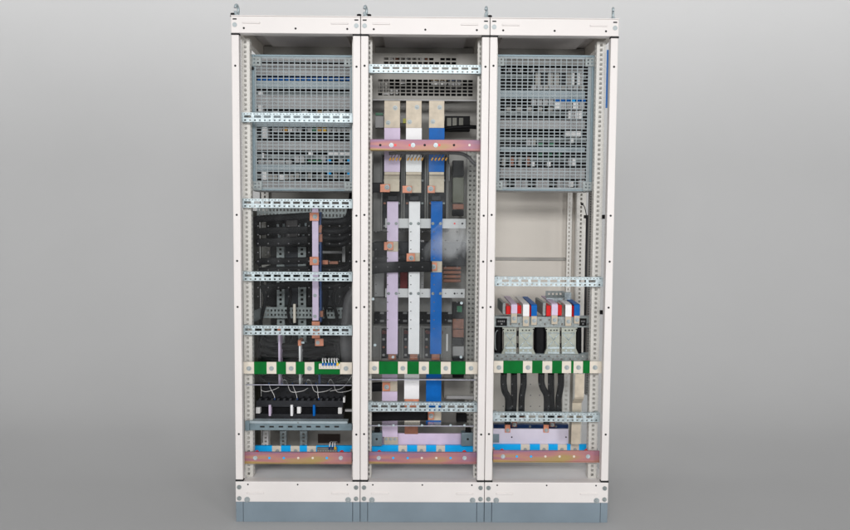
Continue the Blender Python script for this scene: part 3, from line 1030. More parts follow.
# relay panel beside the bar tops
t = thing('relay_panel', 'dark panel with small olive windows beside the tinned bar tops', 'relay panel', at(458, 131, 0.4))
MB().pb(445, 116, 470, 131, 0.40, 0.05).build('housing', darkplate, t, 0.002)
for x in (447, 452.5, 459):
    MB().pb(x, 118, x + 4.2, 126, 0.397, 0.0025).build('window', mat('olive window', (0.05, 0.048, 0.02), 0.4), t)
t = thing('auxiliary_block', 'pale auxiliary block with green and yellow terminals behind the lilac bar top', 'auxiliary block', at(382, 128, 0.32))
MB().pb(375, 115.5, 384, 128, 0.32, 0.04).build('housing', coverm, t, 0.003)
MB().pb(399.8, 115, 406.2, 123.5, 0.315, 0.03).build('housing', coverm, t, 0.002)
MB().pb(375.5, 112.8, 383, 115.3, 0.31, 0.03).build('green_terminal', greenp, t)
MB().pb(403, 118.6, 406, 123.2, 0.30, 0.014).build('yellow_terminal', yelp, t)


# circuit breakers behind the bars
def breaker(label, x0, y0, x1, y1, Y, poles, m):
    p = at((x0 + x1) / 2, y1, Y)
    t = thing('circuit_breaker', label, 'circuit breaker', (p.x, Y, p.z), 'circuit breakers behind the busbars')
    MB().pb(x0, y0, x1, y1, Y + 0.03, 0.12).build('housing', m, t, 0.004)
    for a, c in poles:
        q = MB()
        q.pb(a, y0 + 1, a + 1.4, y1 - 1, Y, 0.0295)
        q.pb(c - 1.4, y0 + 1, c, y1 - 1, Y, 0.0295)
        q.pb(a + 1.45, y0 + 1, c - 1.45, y0 + 3.0, Y + 0.002, 0.027)
        q.build('pole_rim', m, t, 0.002)
        MB().pb(a + 1.6, y0 + 3.5, c - 1.6, y1 - 3, Y + 0.024, 0.0055).build('pole_recess', anthracite, t)
        n = 4
        for k in range(n):
            yy = y0 + 6 + (y1 - y0 - 12) * k / (n - 1)
            MB().pb(a + 2.4, yy - 1.0, a + 4.8, yy + 1.0, Y + 0.014, 0.0095).build('contact', coverm if k % 2 else browncu, t, 0.001)
            MB().pb(c - 4.8, yy - 1.0, c - 2.4, yy + 1.0, Y + 0.014, 0.0095).build('contact', galvdull, t, 0.001)
    return t


tb = breaker('upper circuit breaker with grey ribbed poles behind the tops of the central busbars', 373, 152, 449, 232, 0.26, [(381, 402.5), (403.5, 426), (427, 447.5)], greyplas)
MB().pb(448.2, 164, 449.8, 181, 0.256, 0.004).build('label_strip', mark, tb)
for x, yb in ((386.8, 201), (408.8, 201), (430.8, 201)):
    MB().pb(x + 1, yb - 5, x + 10, yb - 0.3, 0.23, 0.05).build('terminal', anthracite, tb, 0.002)
tb = breaker('lower circuit breaker with dark slotted poles behind the feet of the central busbars', 372.5, 325.5, 451.5, 361, 0.25, [(380, 400), (402, 421), (423, 442)], greyplas)
MB().pb(446.2, 334, 447.9, 351, 0.276, 0.004).build('label_strip', whitep, tb)
for a in (382, 404, 426):
    MB().pb(a, 331, a + 17, 334, 0.262, 0.008).build('red_indicator', mat('dark red', (0.09, 0.012, 0.012), 0.5), tb)
# dark chamber between the breakers
t = thing('arc_chamber', 'dark slotted chamber between the two circuit breakers', 'chamber', at(410, 324, 0.3))
MB().pb(374, 242, 466, 266, 0.34, 0.1).build('upper_housing', anthracite, t, 0.004)
MB().pb(374, 298, 452, 312, 0.34, 0.1).build('middle_housing', greyplas, t, 0.004)
MB().pb(374, 312.5, 452, 324.8, 0.34, 0.1).build('lower_housing', darkplate, t, 0.004)
MB().pb(374, 272, 384, 297, 0.36, 0.08).build('side_wall', coverm, t, 0.004)
MB().pb(420, 240, 424, 297, 0.345, 0.08).build('side_wall', coverm, t, 0.004)
MB().pb(400, 272, 407.5, 296, 0.35, 0.08).build('red_link', mat('dark red link', (0.22, 0.015, 0.015), 0.5), t, 0.004)
q = MB()
for a in (380, 403, 427, 448):
    for yy in (303.5, 313, 321):
        q.pb(a, yy - 1.2, a + 4, yy + 1.0, 0.3375, 0.002)
q.stamp(FIRST[t.name], mark)
for k in range(5):
    MB().pb(443, 262.5 + k * 4.2, 461, 265.6 + k * 4.2, 0.352 + 0.006 * (k % 2), 0.05).build('copper_strap', browncu, t, 0.004)
# column of contacts at the side
t = thing('contact_stack', 'column of dark and brown contact blocks beside the perforated upright', 'contact column', at(458, 400, 0.36))
for y0, y1, m in ((160.5, 176, darkplate), (177.5, 203, mat('olive block', (0.125, 0.13, 0.09), 0.5)), (204, 209.5, browncu), (210, 216, darkplate), (303, 318, darkplate), (319, 329, browncu), (329.5, 337.5, browncu), (338, 345.5, darkplate), (346.5, 356, coverm), (356.5, 361, anthracite), (374, 378, darkplate)):
    MB().pb(452.6, y0, 463.8, y1, 0.36, 0.07).build('block', m, t, 0.003)
MB().pb(457, 306, 462, 312, 0.357, 0.0025).build('green_terminal', greenp, t)
t = thing('circuit_tray', 'low grey tray with dark socket below the column of contact blocks', 'tray', at(458, 425, 0.36))
MB().pb(444, 375, 470, 398, 0.37, 0.05).build('tray', midplate, t, 0.003)
MB().pb(446, 396, 474, 399, 0.345, 0.02).build('lip', coverm, t, 0.002)
MB().pb(456.5, 415, 467, 422.5, 0.36, 0.05).build('socket', darkplate, t, 0.002)

# uprights with holes
def upright(label, x0, x1, y0, y1, Y, m, cols=2, pitch=0.025, hw=0.010):
    X0, X1 = at(x0, (y0 + y1) / 2, Y).x, at(x1, (y0 + y1) / 2, Y).x
    Z1, Z0 = at(x0, y0, Y).z, at(x0, y1, Y).z
    w = (X1 - X0) / (2 * cols + 1)
    us = [X0 + w * i for i in range(2 * cols + 2)]
    q = MB().perf(us, slot_splits(Z0, Z1, pitch, hw), lambda i, j: i % 2 == 1 and j % 2 == 1, Y, Y + 0.002)
    q.box(X0, X0 + 0.002, Y + 0.0022, Y + 0.03, Z0, Z1)
    q.box(X1 - 0.002, X1, Y + 0.0022, Y + 0.03, Z0, Z1)
    return tag(q.build('perforated_upright', m), label, 'upright', 'perforated steel uprights')


upright('pale perforated upright beside the contact column of the middle bay', 466, 476, 148, 446, 0.42, uprightm, 2)
upright('galvanised perforated upright behind black cable loops, farther from the lilac bar', 276.8, 284.3, 226, 345, 0.40, galvdull, 1, 0.024, 0.012)
upright('galvanised perforated upright behind black cable loops, nearer the lilac bar', 298, 306, 226, 345, 0.402, galvdull, 1, 0.024, 0.012)
upright('short galvanised upright over the blue striped bar, nearer the white bracket', 280, 286.3, 431, 447.5, 0.50, galv, 1, 0.02, 0.009)
upright('short galvanised upright over the blue striped bar, nearer the brown opening', 300, 307, 431, 447.5, 0.502, galv, 1, 0.02, 0.009)
upright('short white slotted bracket above the blue striped bar of the cable bay', 262.8, 268.3, 431, 447.8, 0.36, whitep, 1, 0.02, 0.008)
upright('pale perforated upright behind the hanging black cables', 562.5, 569.5, 374, 430, 0.5, profile, 1)


def cross_rail(label, x0, x1, y0, y1, Y, m):
    X0, X1 = at(x0, (y0 + y1) / 2, Y).x, at(x1, (y0 + y1) / 2, Y).x
    Z1, Z0 = at((x0 + x1) / 2, y0, Y).z, at((x0 + x1) / 2, y1, Y).z
    us = slot_splits(X0, X1, 0.0185, 0.0085)
    h = (Z1 - Z0) / 5
    q = MB().perf(us, [Z0 + h * i for i in range(6)], lambda i, j: i % 2 == 1 and j % 2 == 1, Y, Y + 0.002)
    return q


q = cross_rail('', 262, 352, 307.3, 318.3, 0.36, galvdull)
a0, a1 = at(262, 312.8, 0.36), at(252, 318, 0.12)
n = 12
zt, zb = at(262, 307.3, 0.36).z, at(262, 318.3, 0.36).z
for (y_, x_) in ():
    pass
v = [q.bm.verts.new(c) for c in ((a0.x, 0.36, zt), (a0.x, 0.36, zb), (at(252.5, 318, 0.2).x, 0.2, zb), (at(252.5, 318, 0.2).x, 0.2, zt))]
q.bm.faces.new(v)
tag(q.build('perforated_strap', galvdull), 'wide galvanised perforated strap crossing behind the lilac bar', 'strap', 'perforated straps')
q = cross_rail('', 257, 350, 206.5, 219, 0.44, galvdull)
tag(q.build('perforated_strap', galvdull), 'perforated strap behind the topmost black conductor of the cable bay', 'strap', 'perforated straps')

# wire bundle with amber markers
P = [at(383, 157.5, 0.155), at(392, 153, 0.15), at(410, 151.8, 0.15), at(440, 152.3, 0.15), at(458, 153), at(468, 157.5, 0.16), at(474, 164.5, 0.18), at(479, 165, 0.2)] if False else [at(a, c, 0.15) for a, c in ((389, 153.6), (400, 152.8), (420, 153), (445, 152.8), (460, 153.6), (468, 157), (474, 163.4), (481, 165.4))]
t = thing('wire_bundle', 'dark wire bundle with amber markers hanging just under the plated rail with red dots', 'wire bundle', P[3])
MB().tube(P, 0.0085, None, 10).build('bundle', hose, t, 0, True)
for i, px in enumerate((390, 393, 396.5, 400, 408, 411.5, 415, 418.5, 422, 432, 435.5, 439, 442.5, 446)):
    a, c = at(px + 3.2, 153.4, 0.148), at(px, 159.6, 0.15)
    MB().tube([a, (a + c) / 2 + Vector((0.001, -0.004, 0)), c], 0.0022, None, 6).build('wire', hose, t, 0, True)
    c2 = at(px + 1.0, 157.8, 0.145)
    MB().tube([c2, at(px - 0.6, 160.6, 0.147)], 0.0042, None, 8).build('marker', orange, t, 0, True)
P = [at(a, c, 0.33) for a, c in ((444, 129), (455, 127.5), (468, 127), (480, 127.5))]
tag(MB().tube(P, 0.010).build('black_cable', black, None, 0, True), 'short black cable under the dark panel with olive windows', 'cable')


# clear polycarbonate shields and shelves
holerim = mat('shield hole rim', (0.09, 0.09, 0.095), 0.3, 0, 0.3, 50)


def sheet(name, label, x0, y0, x1, y1, Y, holespec=(), gl=clear, grid=None):
    p0, p1 = at(x0, y1, Y), at(x1, y0, Y)
    t = thing(name, label, 'clear shield', ((p0.x + p1.x) / 2, Y, p0.z), 'clear plastic shields')
    sh = MB().box(p0.x, p1.x, Y, Y + 0.004, p0.z, p1.z).build('sheet', gl, t)
    if grid:
        gx0, gy0, gx1, gy1, dx, dy = grid
        pts = [(gx0 + i * dx, gy0 + j * dy) for i in range(int((gx1 - gx0) / dx) + 1) for j in range(int((gy1 - gy0) / dy) + 1)]
        holes(sh, pts, Y, 0.0031, 'hole', holerim)
    for px, py in holespec:
        bolt(t, px, py, Y, 0.007, galv)
    return t


sheet('clear_shield', 'clear plastic shield covering the long central busbars of the middle bay', 371.5, 151.5, 478, 357.5, 0.104, ((461.5, 303), (461, 357), (393, 357), (373, 299), (375, 345)), clearglare, (376, 231.8, 470, 332, 11.6, 8.8))
sheet('clear_shield', 'clear plastic shield covering the black cable loops', 252, 209, 352.2, 383, 0.104, (), clear, (258, 226, 350, 300, 10.2, 8.8))
sheet('clear_shield', 'clear plastic shield in front of the six hanging black cables', 494, 375, 590, 424, 0.104, (), clear, (503.2, 384.2, 566, 407, 9.1, 11.0))


frosted = mat('frosted sheet edge', (0.36, 0.36, 0.42), 0.25, 0, 0.2, 30)


def shelf(label, x0, x1, y, Y0, Y1):
    p0, p1 = at(x0, y, Y0), at(x1, y, Y0)
    t = thing('clear_shelf', label, 'clear shelf', ((p0.x + p1.x) / 2, Y0, p0.z), 'clear plastic shelves')
    MB().box(p0.x, p1.x, Y0, Y1, p0.z - 0.0025, p0.z + 0.0025).build('sheet', clear, t)
    MB().box(p0.x, p1.x, Y0 - 0.002, Y0 - 0.0002, p0.z - 0.0024, p0.z + 0.0024).build('edge', frosted, t)
    return t


shelf('clear shelf with bright edge over the black fuse row', 246, 351.8, 384.6, 0.09, 0.19)
shelf('clear shelf with bright edge just under the green striped bar of the middle bay', 368.5, 476, 379.3, 0.09, 0.13)
t = shelf('clear shelf with bolts below the lower blue busbar', 368.5, 474, 425.5, 0.09, 0.16)
for px in (379, 393.5, 422, 450.5, 464.5):
    bolt(t, px, 425.2, 0.088, 0.006, galv)

# lilac cross bar with blue grey brackets
bar('cross_busbar', 'horizontal lilac bar low in the middle bay between two blue grey brackets', 'busbar', None,
    [(370, 433.4, 477, 446, 0.235, 0.012, lilac, 'bar')])
for lab, a, c in (('blue grey steel bracket beside the three bolted holes of the lilac foot', 370.4, 382), ('blue grey steel bracket at the plain end of the lilac cross bar', 461.4, 473.2)):
    p = at((a + c) / 2, 446, 0.16)
    t = thing('bar_bracket', lab, 'bracket', (p.x, 0.16, p.z), 'blue grey bar brackets')
    MB().pb(a, 433, c, 446, 0.17, 0.05).build('body', bluesteel, t, 0.003)
    MB().pb(a + 4, 428.5, c - 2, 432.6, 0.185, 0.03).build('insulator', black, t, 0.003)
    holes(t, [((a + c) / 2 + 0.5, 439)], 0.17, 0.006)

# ------------------------------------------------------------------ cable bay (the one with the single lilac bar)
YB = 0.26
p = at(315, 321, 0.2)
t = thing('busbar', 'lilac bar standing alone among black cable loops with two copper clamps', 'busbar', (p.x, 0.2, p.z))
MB().pb(312.2, 208, 318.4, 320.5, 0.20, 0.010).build('sleeve', lilac, t, 0.0012)
for y0, y1 in ((212.6, 220.9), (256.9, 265.2)):
    MB().pb(309.6, y0, 318.7, y1, 0.187, 0.012).build('clamp', copper, t, 0.0015)
    bolt(t, 315, (y0 + y1) / 2, 0.187, 0.0115)
for yy in (295.5, 316.3):
    bolt(t, 315, yy, 0.20, 0.009)
p = at(321, 321, 0.22)
t = thing('edge_on_bar', 'dark blue bar seen edge on, close behind the lone lilac bar', 'busbar', (p.x, 0.22, p.z))
MB().pb(319.2, 212, 321.4, 322, 0.215, 0.05).build('sleeve', navy, t, 0.001)
MB().pb(318.7, 225, 321.8, 233, 0.21, 0.055).build('joint', browncu, t, 0.001)
MB().pb(319.0, 234, 322.3, 242, 0.21, 0.055).build('joint', browncu, t, 0.001)
MB().pb(320, 311, 323, 317, 0.205, 0.055).build('joint', browncu, t, 0.001)
t = thing('copper_link', 'bare copper link hanging below the lone lilac bar', 'copper link', at(317, 346, 0.19))
MB().pb(311.8, 321.5, 319.8, 338.4, 0.192, 0.008).build('strap', copper, t, 0.0015)
MB().pb(315, 338.6, 323.4, 346, 0.185, 0.008).build('foot', copper, t, 0.0015)
bolt(t, 316.5, 328.5, 0.192, 0.009)
bolt(t, 317.8, 342.6, 0.185, 0.010)
t = thing('copper_link', 'broken copper straps crossing behind the lilac bar toward the black loops', 'copper link', at(330, 265, 0.3))
for a, c, y0, y1 in ((321.8, 328, 260.3, 264.5), (329, 338, 261.3, 264.2)):
    MB().pb(a, y0, c, y1, 0.28, 0.03).build('strap', browncu if a > 325 else copper, t, 0.001)

for lab, m, x, y0, y1, cm in (('thin lilac bar seen edge on, crossing behind the green striped bar', lilac, 279.3, 333, 383.5, copper), ('thin white bar seen edge on, crossing behind the green striped bar', white, 299.8, 346, 383.5, copper)):
    p = at(x, y1, 0.2)
    t = thing('edge_on_bar', lab, 'busbar', (p.x, 0.2, p.z), 'thin bars seen edge on')
    MB().pb(x - 1.0, y0, x + 1.0, y1, 0.20, 0.07).build('sleeve', m, t, 0.001)
    MB().pb(x - 1.9, y0 - 6, x + 1.1, y0 - 0.2, 0.195, 0.07).build('copper_end', cm, t, 0.001)
    MB().pb(x + 1.3, y0 - 4.5, x + 4.5, y0 - 2.4, 0.2, 0.01).build('bolt_end', galv, t, 0.001)

# black switch housings behind
t = thing('switch_housing', 'black switch housing behind the upper black conductors of the cable bay', 'switch', at(300, 272, 0.45))
MB().pb(266, 219, 312, 247, 0.405 - 0.03, 0.12).build('housing', black, t, 0.004)
MB().pb(286, 214.5, 297.5, 243.5, 0.31, 0.06).build('cover', mat('brown black plastic', (0.07, 0.062, 0.062), 0.5), t, 0.003)
MB().pb(284.5, 247, 298, 306, 0.43, 0.08).build('housing', mat('blue black plastic', (0.008, 0.012, 0.02), 0.5), t, 0.004)
MB().pb(306.3, 221, 312, 306, 0.42, 0.08).build('housing', black, t, 0.004)
MB().pb(266, 266, 277, 306, 0.43, 0.08).build('housing', black, t, 0.004)
q = MB()
for a, c in ((276.5, 226), (282.5, 225.5), (298, 225), (304.5, 224.5), (278, 237), (302, 236), (277, 267.5), (283, 268), (299, 268), (304, 268.5)):
    q.pb(a, c - 1.6, a + 2.4, c + 1.6, 0.365, 0.008)
q.build('terminal_screw', galv, t, 0.001)
t = thing('switch_housing', 'dark housing behind the black loops on the open side of the lilac bar', 'switch', at(335, 330, 0.45))
MB().pb(322.5, 268, 353, 328, 0.46, 0.08).build('housing', darkplate, t, 0.004)
MB().pb(327, 289, 336, 306, 0.43, 0.03).build('block', anthracite, t, 0.003)
MB().pb(293, 304, 295.6, 323, 0.33, 0.02).build('white_tab', creamp, t, 0.002)
t = thing('grey_bracket', 'pale grey angle bracket under the black loops beside the lilac bar', 'bracket', at(335, 255, 0.4))
MB().pb(322, 251, 345, 253.6, 0.40, 0.02).build('arm', coverm, t, 0.001)
MB().pb(342.2, 244, 345.2, 262, 0.398, 0.0018).build('upright', coverm, t, 0.001)

# black conductors of the cable bay
def flex2(label, pts, hw, th, layers, gap):
    """several stacked black strips that follow one path one above another"""
    objs = []
    return objs


GK = 'black flexible conductors of the cable bay'
FL = [
    ('topmost black flexible conductor running up to the upper copper clamp', [(257, 226), (253.5, 223, ), (256, 219.4), (270, 218.3), (292, 216.8), (311, 215.6)], 0.21, 0.017, 0.012),
    ('black flexible conductor second from the top among the cable loops', [(256, 232), (270, 231), (290, 230.2), (309, 229.5)], 0.25, 0.018, 0.012),
    ('black flexible conductor third from the top among the cable loops', [(256.5, 242.5), (270, 242.2), (290, 241), (309, 240)], 0.255, 0.020, 0.012),
    ('black flexible conductor running to the lower copper clamp', [(257.5, 264.5), (262, 261.5), (285, 261.2), (311, 260.3)], 0.21, 0.017, 0.012),
    ('black flexible conductor just above the rail crossing the lilac bar', [(259, 270.2), (275, 269.6), (295, 269.2), (310, 268.6)], 0.25, 0.014, 0.012),
    ('sloping black flexible conductor just below the rail crossing the lilac bar', [(261, 289), (272, 287), (290, 284.8), (311, 283)], 0.24, 0.018, 0.012),
]
for lab, pts, Y, hw, th in FL:
    flex(lab, pts, Y, hw, th, GK)


def loop(label, pts, Y, r):
    P = [at(a, c, Y + d) for a, c, d in pts]
    o = MB().tube(P, r, None, 12).build('cable_loop', black, None, 0, True)
    return tag(o, label, 'cable', 'thick black cable loops')


loop('upper thick black cable loop bending back at the post beside the lilac bar', [(322, 222, 0), (335, 222, 0), (346, 220, 0), (350.5, 212, 0.04), (352, 200, 0.08), (354, 190, 0.1)], 0.22, 0.019)
loop('second thick black cable loop beside the lilac bar', [(322, 231, 0), (336, 231.5, 0), (347, 229, 0), (351.5, 219, 0.05), (353, 207, 0.08)], 0.225, 0.018)
loop('third thick black cable loop beside the lilac bar', [(322, 237.5, 0), (336, 239, 0), (346, 236.5, 0.0), (351.5, 227, 0.05), (354, 216, 0.09)], 0.23, 0.018)
loop('lowest of the four thick black cable loops beside the lilac bar', [(325, 243.5, 0), (336, 244.8, 0), (346, 242.0, 0.0), (351, 234, 0.05), (354, 224, 0.09)], 0.235, 0.016)
loop('thick black cable loop just above the rail crossing the lilac bar', [(321, 269.5, 0), (336, 269.5, 0), (347, 267, 0.0), (352, 259, 0.04), (354, 250, 0.08)], 0.24, 0.019)
loop('thick black cable loop just below the rail crossing the lilac bar', [(321, 286.5, 0), (334, 286, 0), (344, 283, 0.0), (350, 277, 0.04), (354, 270, 0.08)], 0.24, 0.019)
for k, (lab, yy, dy) in enumerate((('uppermost sagging black cable above the green striped bar', 343, 3), ('middle sagging black cable above the green striped bar', 350, 4.5), ('lowest sagging black cable above the green striped bar', 357.5, 3))):
    loop(lab, [(263, yy - 2, 0.04), (266, yy + 1, 0.0), (280, yy + dy, 0), (300, yy + dy, 0), (318, yy + 1, 0.0), (335, yy - 1, 0.05)], 0.26 + 0.01 * k, 0.0165)
loop('thick black cable behind the copper link foot', [(323, 338, 0), (332, 339, 0), (342, 342, 0), (349, 348, 0)], 0.29, 0.024)
o = MB().tube([at(a, c, 0.22) for a, c in ((356, 290), (350, 300), (347.5, 320), (346, 340), (347.5, 362))], 0.03, None, 14).build('grey_hose', hose, None, 0, True)
tag(o, 'thick dark grey hose hanging beside the post next to the copper link', 'hose')

def thin(label, pts, Y, r, m=black):
    P = [at(a, c, Y + d) for a, c, d in pts]
    o = MB().tube(P, r, None, 10).build('control_cable', m, None, 0, True)
    return tag(o, label, 'cable', 'thin control cables of the cable bay')


thin('thin black cable dropping beside the blue edge on bar to the terminal block', [(326, 284, 0), (328, 296, 0), (325, 312, 0.01), (329, 330, 0), (326, 345, 0), (324, 358, 0)], 0.30, 0.007)
thin('thin black cable dropping next to the hose, nearer the lilac bar', [(336, 286, 0), (333, 300, 0), (337, 318, 0.01), (334, 338, 0), (338, 352, 0), (336, 361, 0)], 0.29, 0.0085)
thin('thin black cable swinging from the hose across the wide perforated strap', [(344, 292, 0), (339, 303, 0), (331, 309, 0), (323, 306, 0), (317, 299, 0.03)], 0.31, 0.006)
thin('thin black cable hanging between the two galvanised uprights', [(289, 284, 0), (291, 296, 0), (288, 312, 0), (292, 330, 0), (289, 346, 0)], 0.31, 0.0075)
thin('thin black cable hanging in front of the inner rear post', [(264, 268, 0), (262, 284, 0), (265, 300, 0), (261, 322, 0), (264, 340, 0)], 0.34, 0.009)
thin('thin black cable snaking under the green striped bar', [(262, 378, 0), (275, 374, 0), (292, 379, 0), (310, 375, 0), (326, 380, 0), (344, 376, 0)], 0.25, 0.008)
thin('pair of thin grey cables sagging above the fuse row', [(264, 381, 0), (285, 383, 0), (305, 380, 0), (330, 383, 0), (348, 379, 0)], 0.27, 0.006, hose)
o = MB().pb(258, 336, 350, 386, 0.47, 0.05).build('baffle_plate', darkplate, None, 0.003)
tag(o, 'dark baffle plate behind the sagging black cables and fuse row', 'baffle plate')

# fuse rows
p = at(300, 421, 0.25)
t = thing('fuse_row', 'long black fuse row with white, lilac and blue tabs above the blue steel rail', 'fuse row', (p.x, 0.25, p.z))
MB().pb(262, 387, 344, 398.6, 0.30, 0.10).build('rear_housing', anthracite, t, 0.003)
MB().pb(256, 400.8, 343, 407, 0.21, 0.06).build('upper_rim', anthracite, t, 0.002)
MB().pb(257, 407.2, 342, 414, 0.235, 0.06).build('recess', black, t)
MB().pb(255.5, 414.2, 343, 420.2, 0.21, 0.06).build('lower_rim', anthracite, t, 0.002)
q = MB()
for i in range(14):
    a = 258 + i * 6.1
    q.pprism([(a, 401.2), (a + 1.2, 398.2), (a + 3.4, 398.2), (a + 2.6, 401.2)], 0.215, 0.04)
q.build('comb', anthracite, t)
q = MB()
for i in range(8):
    q.pb(267 + i * 9.6, 391.6, 270.4 + i * 9.6, 394, 0.297, 0.002)
q.stamp(FIRST[t.name], hole)
q = MB()
for i in range(9):
    q.pb(262 + i * 9.2, 417, 264.6 + i * 9.2, 419, 0.208, 0.0015)
q.stamp(FIRST[t.name], hole)
for a, c, y0, y1, m in ((255.8, 260, 407.4, 413.4, whitep), (268.6, 270.8, 405, 416, lilac), (290.4, 292.8, 405, 416, white), (297, 300.6, 407, 413.4, whitep), (312.8, 315, 405, 416, blue), (338, 341.8, 407.8, 413.8, whitep), (343, 345, 397.5, 402.5, whitep)):
    MB().pb(a, y0, c, y1, 0.198, 0.035).build('tab', m, t, 0.001)
MB().pb(345, 409.5, 353, 411.6, 0.22, 0.02).build('grey_arm', coverm, t, 0.001)
for i, (a, bend) in enumerate(((269, 5), (282, 2), (292.5, 4), (306, -2), (316, 2), (328, 3))):
    m = blue
    p0 = at(a, 383.3, 0.205)
    MB().cyl((p0.x, 0.205, p0.z - 0.01), (0, 0, 1), 0.0036, 0.014, 8).build('ferrule', m, t)
    if i in (0, 2, 4):
        pp = [at(a, 384, 0.205), at(a + 1.5, 388.5, 0.2), at(a + bend, 395, 0.2), at(a + bend + 0.8, 399.5, 0.205)]
        MB().cyl(at(a + bend + 0.8, 399.6, 0.205), (0, 0, 1), 0.0036, 0.01, 8).build('ferrule', navy, t)
    else:
        pp = [at(a, 383, 0.205), at(a + 2, 379.5, 0.205), at(a + 5, 382, 0.205), at(a + 9, 391.5, 0.21), at(a + 20, 391, 0.22), at(a + 26, 388, 0.24)]
    MB().tube(pp, 0.0013, None, 6).build('wire', whitep, t, 0, True)
MB().tube([at(a, c, 0.21) for a, c in ((261, 386), (261.5, 390), (266, 391.5), (274, 389.5), (279, 387))], 0.0013, None, 6).build('wire', whitep, t, 0, True)
MB().tube([at(a, c, 0.21) for a, c in ((330, 391), (342, 388), (349, 380), (353, 374))], 0.0013, None, 6).build('wire', whitep, t, 0, True)
MB().pb(318.3, 374.5, 320.3, 383.6, 0.205, 0.03).build('blue_link', navy, t, 0.001)

# solid blue steel rail under the fuse row
p = at(298, 430, 0.07)
t = thing('support_rail', 'blue grey steel rail with folded edge directly under the black fuse row', 'support rail', (p.x, 0.07, p.z))
MB().pb(249, 421.3, 347.5, 423.6, 0.068, 0.05).build('top_flange', covblue, t, 0.001)
MB().pb(245.5, 423.8, 352, 430.3, 0.075, 0.02).build('body', bluesteel, t, 0.0015)
q = MB()
for i in range(9):
    q.pb(260 + i * 9.3, 425.8, 264.5 + i * 9.3, 427.4, 0.0735, 0.0014)
q.stamp(FIRST[t.name], hole)
MB().pb(245, 421, 249.2, 430.6, 0.06, 0.0148).build('end_plate', bluesteel, t, 0.001)
bolt(t, 298, 422.6, 0.068, 0.004, galvdull)

# ------------------------------------------------------------------ beige backed bay
t = thing('folded_bracket', 'folded galvanised bracket lying above the coloured bar ends', 'bracket', at(558, 302, 0.36))
P0 = at(546, 294, 0.36)
q = MB()
X0, X1 = at(546, 296, 0.36).x, at(564.5, 296, 0.36).x
Za, Zb, Zc = at(555, 290.8, 0.38).z, at(555, 297.2, 0.36).z, at(555, 301.8, 0.36).z
q.perf(slot_splits(X0, X1, 0.02, 0.011), [Zb + (Za - Zb) * k / 3 for k in range(4)], lambda i, j: i % 2 == 1 and j == 1, 0.372, 0.375)
q.build('perforated_face', galvdull, t)
MB().box(X0, X1, 0.340, 0.371, Zb - 0.002, Zb).build('flange', galv, t, 0.001)
MB().box(X0 - 0.001, X1 - 0.012, 0.345, 0.348, Zc, Zb - 0.0025).build('lip', galv, t, 0.001)
MB().pb(564.8, 292.6, 571.5, 300.6, 0.352, 0.04).build('clip', galv, t, 0.004)


# coloured bar ends
YF = 0.17
GR = 'coloured bar ends over the fuse carriers'
ends = [
    ('lilac', lilac, 511.2, 517.2, 304.0, 313.4, 323, 'first'), ('white', white, 523, 529.3, 304.0, 316.2, 326.3, 'first'), ('blue', blue, 531.3, 537, 304.6, 316, 325, 'first'),
    ('lilac', lilac, 551.6, 557.8, 303.6, 315.2, 324.2, 'second'), ('white', white, 565.4, 571.6, 304.3, 316.6, 326, 'second'), ('blue', blue, 574.2, 579.9, 304.3, 315.6, 323.6, 'second'),
]
for nm, m, x0, x1, y0, y1, yt, which in ends:
    X0, X1 = at(x0, 312, YF).x, at(x1, 312, YF).x
    z0, z1, z2 = at(x0, yt, YF).z, at(x0, y1, YF).z, at(x0, y0, YF).z
    side = 'nearer the middle bay' if which == 'first' else 'under the folded bracket'
    t = thing('bar_end', '%s bar end with tinned tab, in the trio %s' % (nm, side), 'bar end', ((X0 + X1) / 2, YF, z0), GR)
    MB().ribbon([(YF, z1), (YF, z2 - 0.012), (YF + 0.003, z2 - 0.004), (YF + 0.011, z2), (YF + 0.32, z2 + 0.006)], X0, X1, -0.006).build('sleeve', m, t, 0.0008)
    MB().box(X0 + 0.0005, X1 - 0.0005, YF, YF + 0.005, z0, z1 - 0.0004).build('tab', tin, t, 0.001)
    bolt(t, (x0 + x1) / 2, (y1 + yt) / 2 + 0.2, YF, 0.0105)
    if nm != 'blue':
        MB().box(X1 + 0.001, X1 + 0.024, YF + 0.022, YF + 0.13, z1 - 0.004, z2 - 0.010).build('red_plate', red, t, 0.001)
    if nm == 'lilac':
        MB().box(X0 - 0.024, X0 - 0.001, YF + 0.012, YF + 0.13, z1 - 0.006, z2 - 0.012).build('red_plate', red, t, 0.001)
        MB().box(X0 - 0.041, X0 - 0.0255, YF + 0.02, YF + 0.26, z1 - 0.006, z2 + 0.002).build('grey_support', galvdull, t, 0.002)


def device_rail(label, x0, x1, y0, y1, Y):
    X0, X1 = at(x0, (y0 + y1) / 2, Y).x, at(x1, (y0 + y1) / 2, Y).x
    Z1, Z0 = at((x0 + x1) / 2, y0, Y).z, at((x0 + x1) / 2, y1, Y).z
    t = thing('device_rail', label, 'device rail', ((X0 + X1) / 2, Y, Z0), 'device rails of the fuse carriers')
    us = slot_splits(X0, X1, 0.0215, 0.009)
    h = Z1 - Z0
    q = MB().perf(us, [Z0, Z0 + h * .2, Z0 + h * .4, Z0 + h * .6, Z0 + h * .8, Z1], lambda i, j: (i % 4 == 1 and j == 3) or (i % 4 == 3 and j == 1), Y, Y + 0.003)
    q.build('rail_face', galvdull, t)
    MB().box(X0, X1, Y + 0.0032, Y + 0.06, Z1 - 0.003, Z1).build('top_flange', galv, t, 0.001)
    return t


